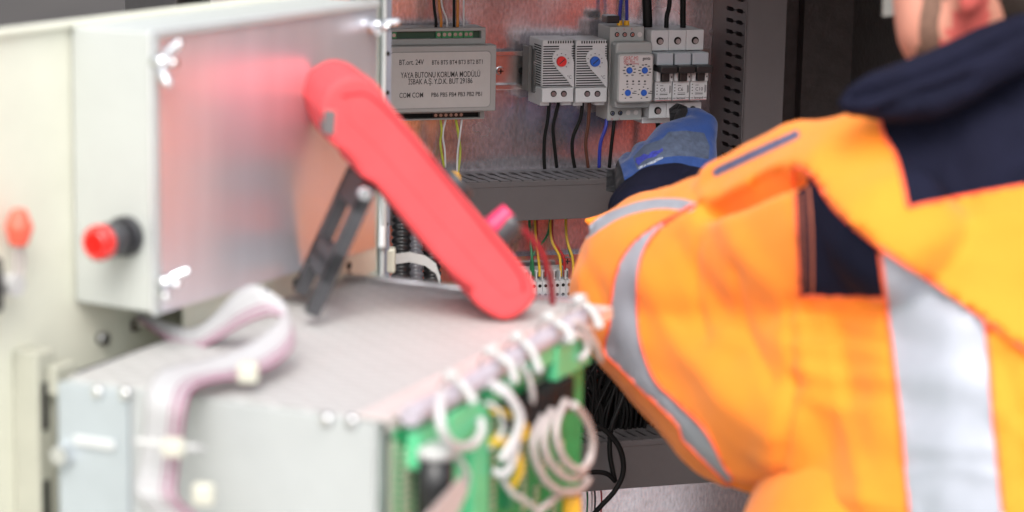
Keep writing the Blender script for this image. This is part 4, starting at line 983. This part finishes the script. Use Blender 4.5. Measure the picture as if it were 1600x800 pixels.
co, no = get(me); X, Y, Z = proj(co)
facing = ((CAM-co)*no).sum(1) > 0
# loose cloth: broad billows and finer creases
disp = np.array([noise.noise(Vector((c[0]*9+3, c[1]*9, c[2]*9)))*.0045+noise.noise(Vector((c[0]*24, c[1]*24, c[2]*40+7)))*.0022 for c in co])
folds = [([(1010, 430), (1050, 520), (1120, 610), (1200, 680)], 22, .006), ([(1060, 380), (1100, 450), (1180, 540), (1240, 600)], 20, -.005), ([(1130, 345), (1180, 420), (1240, 480)], 22, .005),
         ([(1108, 328), (1160, 308), (1210, 284), (1236, 276)], 13, -.020), ([(1000, 600), (1080, 680), (1160, 760)], 18, .004), ([(1150, 560), (1260, 640), (1300, 760)], 28, -.006),
         ([(1235, 505), (1300, 500), (1375, 512)], 9, .004), ([(1235, 540), (1310, 545), (1385, 552)], 9, .004), ([(1235, 575), (1310, 590), (1390, 590)], 9, .0035), ([(1235, 615), (1320, 640), (1395, 640)], 12, .003),
         ([(1560, 640), (1620, 700)], 14, .004), ([(1420, 700), (1480, 705), (1545, 700)], 10, .002), ([(1420, 740), (1480, 730), (1550, 745)], 9, .002), ([(905, 400), (940, 470), (950, 540)], 16, -.004),
         ([(1190, 720), (1300, 770), (1420, 800)], 16, .004), ([(1440, 380), (1530, 350), (1600, 345)], 22, .003), ([(1238, 470), (1232, 600), (1222, 740)], 9, -.005), ([(1290, 480), (1300, 560), (1320, 660), (1350, 780)], 14, .003), ([(1480, 200), (1500, 300)], 20, -.006), ([(1150, 420), (1165, 520), (1200, 600)], 9, -.003), ([(1090, 380), (1080, 440), (1100, 520)], 8, -.003), ([(1560, 560), (1590, 640), (1600, 760)], 14, -.004), ([(1160, 770), (1170, 830)], 6, .006), ([(1185, 785), (1200, 840)], 6, .006), ([(1215, 795), (1235, 840)], 6, .006), ([(1148, 756), (1200, 768), (1262, 782)], 7, -.012), ([(1175, 775), (1182, 860)], 5, -.009), ([(1202, 780), (1215, 860)], 5, -.009), ([(1236, 790), (1255, 860)], 5, -.008)]
for pl2, w_, h_ in folds:
    d, _, _ = segdist(X, Y, smoothline(pl2, 4)); disp += np.where(facing, (.65*h_ if abs(h_) < .015 else h_)*np.exp(-(d/w_)**2), 0)
ridge = smoothline([(1238, 262), (1256, 264), (1278, 284), (1305, 325), (1376, 387), (1450, 435), (1541, 500), (1620, 560)], 4)
over = inpoly(X, Y, ridge+[(1700, 560), (1700, 100), (1300, 150), (1200, 200)]) & facing
dr, _, _ = segdist(X, Y, ridge)
lift = np.where(over, .0085*np.exp(-np.clip(dr-2, 0, None)/60), 0)
flapP = [(1060, 262), (1081, 268), (1086, 300), (1098, 316), (1140, 298), (1200, 266), (1240, 258), (1262, 230), (1240, 180), (1060, 230)]
fl = inpoly(X, Y, flapP) & facing; df, _, _ = segdist(X, Y, [(1098, 316), (1140, 298), (1200, 266), (1240, 258)])
lift = np.maximum(lift, np.where(fl, .010*np.exp(-df/45), 0))
co2 = co+no*disp[:, None]; vd = CAM-co2; vd /= np.linalg.norm(vd, axis=1)[:, None]; co2 = co2+vd*lift[:, None]
me.vertices.foreach_set('co', co2.ravel()); me.update()
tapeA = smoothline([(1081, 322), (1056, 337), (1016, 359), (978, 394), (959, 444), (953, 506), (945, 549), (969, 576), (1000, 607), (1036, 641), (1060, 666), (1068, 688), (1100, 720), (1138, 756)], 3)+smoothline([(1146, 746), (1131, 725), (1104, 674), (1060, 629), (1025, 594), (1003, 537), (997, 469), (1003, 406), (1031, 359), (1090, 320)], 3)
tapeB = smoothline([(912, 362), (935, 340), (975, 322), (1015, 311), (1062, 310), (1090, 318)], 3)+smoothline([(1084, 332), (1040, 326), (1000, 331), (960, 345), (916, 375)], 3)
tapeC = [(1374, 388), (1384, 466), (1397, 575), (1410, 690), (1419, 780), (1432, 900), (1450, 1100), (1610, 1100), (1585, 900), (1568, 793), (1560, 720), (1553, 650), (1541, 500)]
navyP = [(1243, 266), (1256, 265), (1276, 283), (1305, 327), (1376, 388), (1381, 464), (1249, 463)]
navyY = smoothline([(1372, 150), (1378, 205), (1402, 252), (1418, 324)], 4)+[(1500, 308), (1600, 290), (1800, 262), (2300, 200), (2300, -200), (1372, -200)]
greyT = [(1111, 265), (1180, 232), (1245, 202), (1254, 213), (1190, 243), (1117, 277)]
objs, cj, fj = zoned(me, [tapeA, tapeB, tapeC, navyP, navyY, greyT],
    [('jacket', m_orange, None), ('reflective_tape', m_tape, 0), ('reflective_tape', m_tape, 0), ('reflective_tape', m_tape, 0), ('navy_panel', m_navy, 0), ('navy_yoke', m_navy, 0), ('slate_tape', m_greytape, 0), ('front_panel', mat('coral reflection cloth', (1.0, .125, .055), .75, 0, 18, .05, .35, 1100, spec=.2, sheen=.15), 0)], person, back=7)  # unseen jacket front coloured redder so its reflection in the plate turns coral
jacket = objs[0]
bvh = BVHTree.FromPolygons([Vector(c) for c in cj], fj)
def onjacket(px, py, lift=.0004):
    d = (P(px, py, 1)-Vector(CAM)).normalized(); h = bvh.ray_cast(Vector(CAM), d)
    return None if h[0] is None else h[0]+h[1]*lift*(1 if h[1].dot(d) < 0 else -1)
def trim(line, r, mt, nm):
    pts = [onjacket(*p) for p in line]; run = []; b = B(); ok = False
    for p in pts+[None]:
        if p is None or (run and (p-run[-1]).length > .05):
            if len(run) > 2: b.tube(run, r, 6, 2); ok = True
            run = [] if p is None else [p]
        else: run.append(p)
    if ok: pbuild(b, nm, mt, jacket)
trim(tapeA[:40], .0013, m_piping, 'piping'); trim(tapeA[40:], .0013, m_piping, 'piping')
trim(smoothline([(1374, 390), (1384, 466), (1397, 575), (1410, 690), (1419, 800)]), .0013, m_piping, 'piping'); trim(smoothline([(1541, 502), (1553, 650), (1560, 720), (1568, 800)]), .0013, m_piping, 'piping')
trim(smoothline([(1240, 266), (1243, 330), (1247, 400), (1249, 463)]), .0011, m_piping, 'piping'); trim(smoothline([(1249, 463), (1310, 463), (1381, 465)]), .0011, m_piping, 'piping')
trim(navyY[:13], .0014, m_piping, 'piping'); trim(smoothline([(1418, 325), (1500, 308), (1600, 290)]), .0012, m_piping, 'piping')
trim(ridge, .0014, m_piping, 'piping')
trim(smoothline([(1262, 275), (1268, 340), (1270, 400), (1270, 460)]), .0008, m_stitch, 'seam_stitching'); trim(smoothline([(1249, 275), (1254, 340), (1256, 400), (1256, 460)]), .0006, m_stitch, 'seam_stitching')
# --- collar: a thick turned-up roll round the neck
b = B()
caps(b, [(P(1336, 158, 1.50), .012), (P(1375, 150, 1.50), .018), (P(1440, 136, 1.51), .023), (P(1510, 110, 1.52), .0225), (P(1600, 68, 1.53), .020), (P(1720, 30, 1.56), .02), (P(1800, 90, 1.66), .03), (P(1720, 130, 1.74), .026), (P(1560, 150, 1.74), .024), (P(1420, 160, 1.68), .02), (P(1345, 160, 1.56), .012)], .2)
me = remesh(b, 'collar', .0045, 8)
co, no = get(me); d = np.array([noise.noise(Vector(c*14))*.004+noise.noise(Vector((c[0]*20, c[1]*20, c[2]*70)))*.0025 for c in co]); X, Y, Z = proj(co)
for pl2, w_, h_ in (([(1322, 150), (1370, 137), (1440, 116), (1520, 84), (1600, 44)], 7, -.008), ([(1380, 172), (1440, 150), (1520, 122)], 9, -.006), ([(1350, 168), (1400, 160), (1440, 160)], 8, .004)):
    q_, _, _ = segdist(X, Y, smoothline(pl2, 4)); d = d+h_*np.exp(-(q_/w_)**2)
co = co+no*d[:, None]; me.vertices.foreach_set('co', co.ravel())
me.transform(Matrix.Translation(-PO)); me.materials.append(m_navy)
for p in me.polygons: p.use_smooth = True
link('collar', me, jacket)
# --- glove
b = B()
G_ = lambda *a: [(P(x, y, d), r) for x, y, d, r in a]
caps(b, G_((1028, 312, 2.13, .028), (1035, 290, 2.145, .034), (1048, 265, 2.16, .034), (1062, 240, 2.175, .031), (1078, 222, 2.18, .024)), .2)
caps(b, G_((1090, 275, 2.14, .016), (1100, 245, 2.16, .0125), (1098, 215, 2.175, .0125)), .2)
caps(b, G_((1010, 300, 2.13, .02), (1000, 280, 2.15, .02), (1015, 250, 2.165, .018)), .2)
caps(b, G_((1082, 235, 2.17, .019), (1094, 212, 2.175, .0155), (1099, 196, 2.182, .0125), (1090, 186, 2.19, .0105), (1074, 185, 2.20, .0098), (1063, 184, 2.213, .0088), (1057, 178, 2.222, .0062)), .2)  # index
caps(b, G_((1070, 188, 2.2, .011), (1066, 199, 2.195, .0105)), .2)
caps(b, G_((1064, 232, 2.19, .016), (1060, 215, 2.205, .0125), (1054, 210, 2.23, .0105), (1052, 226, 2.245, .0095)), .2)
caps(b, G_((1040, 240, 2.19, .015), (1034, 226, 2.205, .012), (1026, 224, 2.23, .0105), (1026, 240, 2.24, .0095)), .2)
caps(b, G_((1015, 252, 2.18, .014), (1008, 240, 2.20, .0115), (1000, 240, 2.22, .0095), (1002, 255, 2.23, .009)), .2)
caps(b, G_((990, 296, 2.13, .017), (980, 276, 2.15, .0125), (978, 262, 2.175, .0105), (984, 252, 2.195, .009)), .2)   # thumb
me = remesh(b, 'glove', .0018, 5, .5)
co, no = get(me)
d = np.array([noise.noise(Vector(c*45))*.0016+noise.noise(Vector(c*130))*.0004 for c in co]); co += no*d[:, None]; me.vertices.foreach_set('co', co.ravel()); me.update()
q = lambda l: [(960+x/5.71, 170+y/5.71) for x, y in l]
zn = [q([(430, 268), (480, 205), (640, 195), (800, 215), (850, 330), (840, 450), (700, 425), (560, 420), (450, 432), (330, 480), (205, 545), (165, 430), (265, 325)]),
      q([(185, 440), (230, 425), (260, 400), (300, 412), (340, 375), (400, 372), (425, 345), (440, 375), (400, 395), (360, 430), (300, 440), (250, 470), (215, 508), (195, 480)]), q([(205, 527), (250, 502), (300, 484), (330, 470), (380, 443), (430, 428), (440, 440), (395, 460), (345, 490), (290, 503), (215, 545)]),
      q([(-60, 200), (60, 520), (92, 640), (95, 800), (60, 980), (-80, 980)]), q([(480, -80), (650, -20), (655, 30), (625, 90), (620, 200), (570, 225), (500, 170)]),
      ]
zoned(me, zn, [('glove', m_gblue, None), ('dusty_back', m_ggrey, 0), ('smudged_print', m_gprint, 0), ('white_print', m_gfleck, 0), ('palm_coating', m_gblack, 0), ('fingertip_coating', m_gblack, 0)], person, back=4 if False else 5)
# navy knitted cuff between glove and sleeve
b = B(); caps(b, G_((1055, 300, 2.10, .026), (1030, 318, 2.09, .034), (1010, 345, 2.05, .034)), .2); caps(b, G_((1084, 283, 2.10, .0135), (1090, 310, 2.06, .02)), .2)
caps(b, G_((1000, 312, 2.10, .022), (985, 325, 2.08, .02)), .2)
me = remesh(b, 'cuff', .003, 6); me.transform(Matrix.Translation(-PO)); me.materials.append(m_navy)
for p in me.polygons: p.use_smooth = True
link('cuff', me, jacket)
# trousers and boots
b = B(); caps(b, [(hip+Vector((-.08, 0, .05)), .15), (hip+Vector((.08, 0, .05)), .15)], .3)
for s_ in (-1, 1): caps(b, [(hip+Vector((s_*.09, 0, -.02)), .115), (hip+Vector((s_*.11, .01, -.42)), .085), (Vector((hip.x+s_*.12, hip.y, .12)), .075)], .3)
me = remesh(b, 'trousers', .008, 6); me.transform(Matrix.Translation(-PO)); me.materials.append(m_orange)
for p in me.polygons: p.use_smooth = True
link('trousers', me, person)
for s_ in (-1, 1):
    b = B(); caps(b, [(Vector((hip.x+s_*.12, hip.y, .14)), .055), (Vector((hip.x+s_*.12, hip.y, .07)), .062), (Vector((hip.x+s_*.13, hip.y+.16, .055)), .052)], .3)
    me = remesh(b, 'boot', .006, 4); me.transform(Matrix.Translation(-PO)); me.materials.append(m_black); link('boot', me, person)
# ------------------------------------------------------------------ tidy
for o in S.objects:
    for k in ('_b', 'org'):
        if k in o: del o[k]
